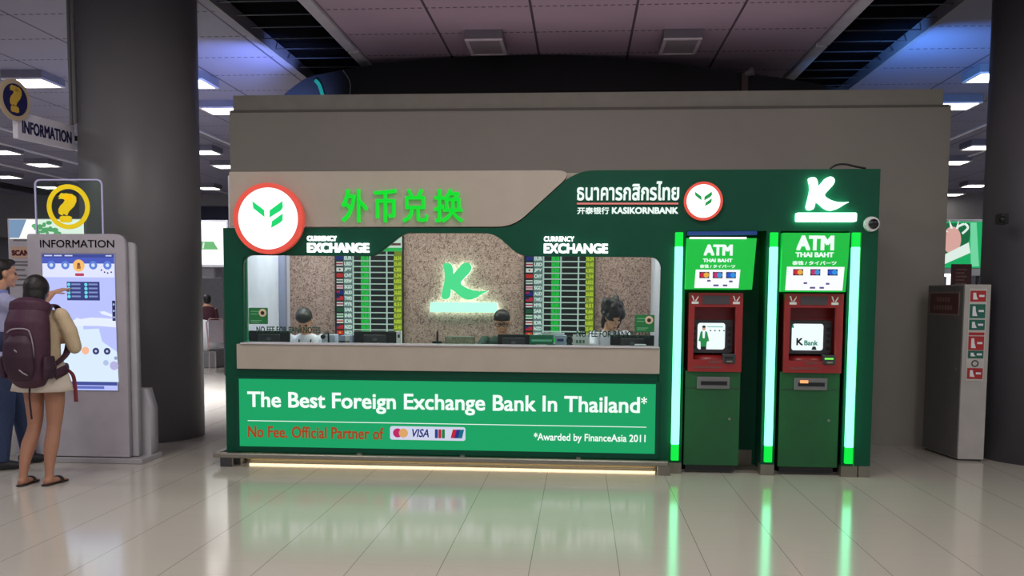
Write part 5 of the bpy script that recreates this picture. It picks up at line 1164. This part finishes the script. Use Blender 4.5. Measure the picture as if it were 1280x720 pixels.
c3, H3 = clerk(764, 1.40, 0.98, 0.35, -0.42, 'person in white shirt with dark curly hair, rightmost behind the counter', mat('white_shirt', (214, 214, 226), 0.75), 'short', lean=0.02)
for i, o in enumerate((c1, c2, c3)):
    st = thing('office_stool', ('stool under the person with the bowed head', 'stool under the person with glasses', 'stool under the person with curly hair')[i], 'stool', (o.location.x, o.location.y + 0.05, 0.02), 'stools behind the counter')
    hz = (1.335, 1.335, 1.40)[i] - 0.02 - 0.180 - 0.50 - 0.10
    x_, y_ = o.location.x, o.location.y + 0.05
    obj('seat', C((x_, y_, hz - 0.05), (x_, y_, hz), 0.17), DGREY, st); obj('column', C((x_, y_, 0.05), (x_, y_, hz - 0.05), 0.025, n=16), STEEL, st); obj('base', C((x_, y_, 0.02), (x_, y_, 0.05), 0.2, 0.19), DGREY, st)

# ---- far traveller in the left gap
fp = PY(259, 380, 12.0)
far = thing('person', 'distant person in dark maroon top, in the gap between the left pillar and the booth', 'person', (fp.x, 12.0, 0)); far.rotation_euler = (0, 0, 0.4)
bm = bmesh.new(); put(bm, head_bm(), T_((0, 0.03, 1.42), 0, -0.2))
tube(bm, [(0, 0.0, 1.36), (0, 0, 1.25), (0, 0, 1.1), (0, 0, 0.9), (0, 0, 0.75)], [0.05, (0.14, 0.08), (0.16, 0.10), (0.14, 0.10), (0.15, 0.11)], 16)
for s in (-1, 1):
    tube(bm, [(s * 0.08, 0, 0.78), (s * 0.085, 0, 0.42), (s * 0.09, -0.02, 0.07)], [0.08, 0.055, 0.036], 12); foot(bm, (s * 0.09, -0.02, 0.07), (0, 1))
    tube(bm, [(s * 0.16, 0, 1.24), (s * 0.21, 0.02, 1.0), (s * 0.16, 0.2, 0.92)], [0.048, 0.04, 0.026], 12); hand(bm, (s * 0.16, 0.2, 0.92), (0, 1, -0.1), (0, 0, -1), s)
fparts = [('body', bm, SKIN, 0.010, 2)]
bm = bmesh.new(); ball(bm, (0, 0.0, 1.47), (0.086, 0.1, 0.085)); ball(bm, (0, -0.02, 1.42), (0.083, 0.075, 0.085)); fparts.append(('hair', bm, HAIR, 0.011, 2))
bm = bmesh.new(); tube(bm, [(0, 0.0, 1.31), (0, 0, 1.25), (0, 0, 1.1), (0, 0, 0.9), (0, 0, 0.74)], [(0.07, 0.06), (0.16, 0.09), (0.178, 0.118), (0.158, 0.118), (0.168, 0.125)], 16)
for s in (-1, 1): tube(bm, [(s * 0.155, 0, 1.235), (s * 0.21, 0.02, 1.0), (s * 0.18, 0.12, 0.95)], [0.062, 0.055, 0.045], 12)
fparts.append(('top', bm, mat('maroon_top', (70, 30, 40), 0.8), 0.011, 2))
bm = bmesh.new(); tube(bm, [(0, 0, 0.82), (0, 0, 0.70)], [(0.16, 0.12), (0.165, 0.12)], 16)
for s in (-1, 1): tube(bm, [(s * 0.08, 0, 0.76), (s * 0.085, 0, 0.42), (s * 0.09, -0.02, 0.06)], [0.095, 0.07, 0.055], 12)
fparts.append(('trousers', bm, mat('black_trousers', (26, 26, 32), 0.8), 0.011, 2))
figure(far, fparts)
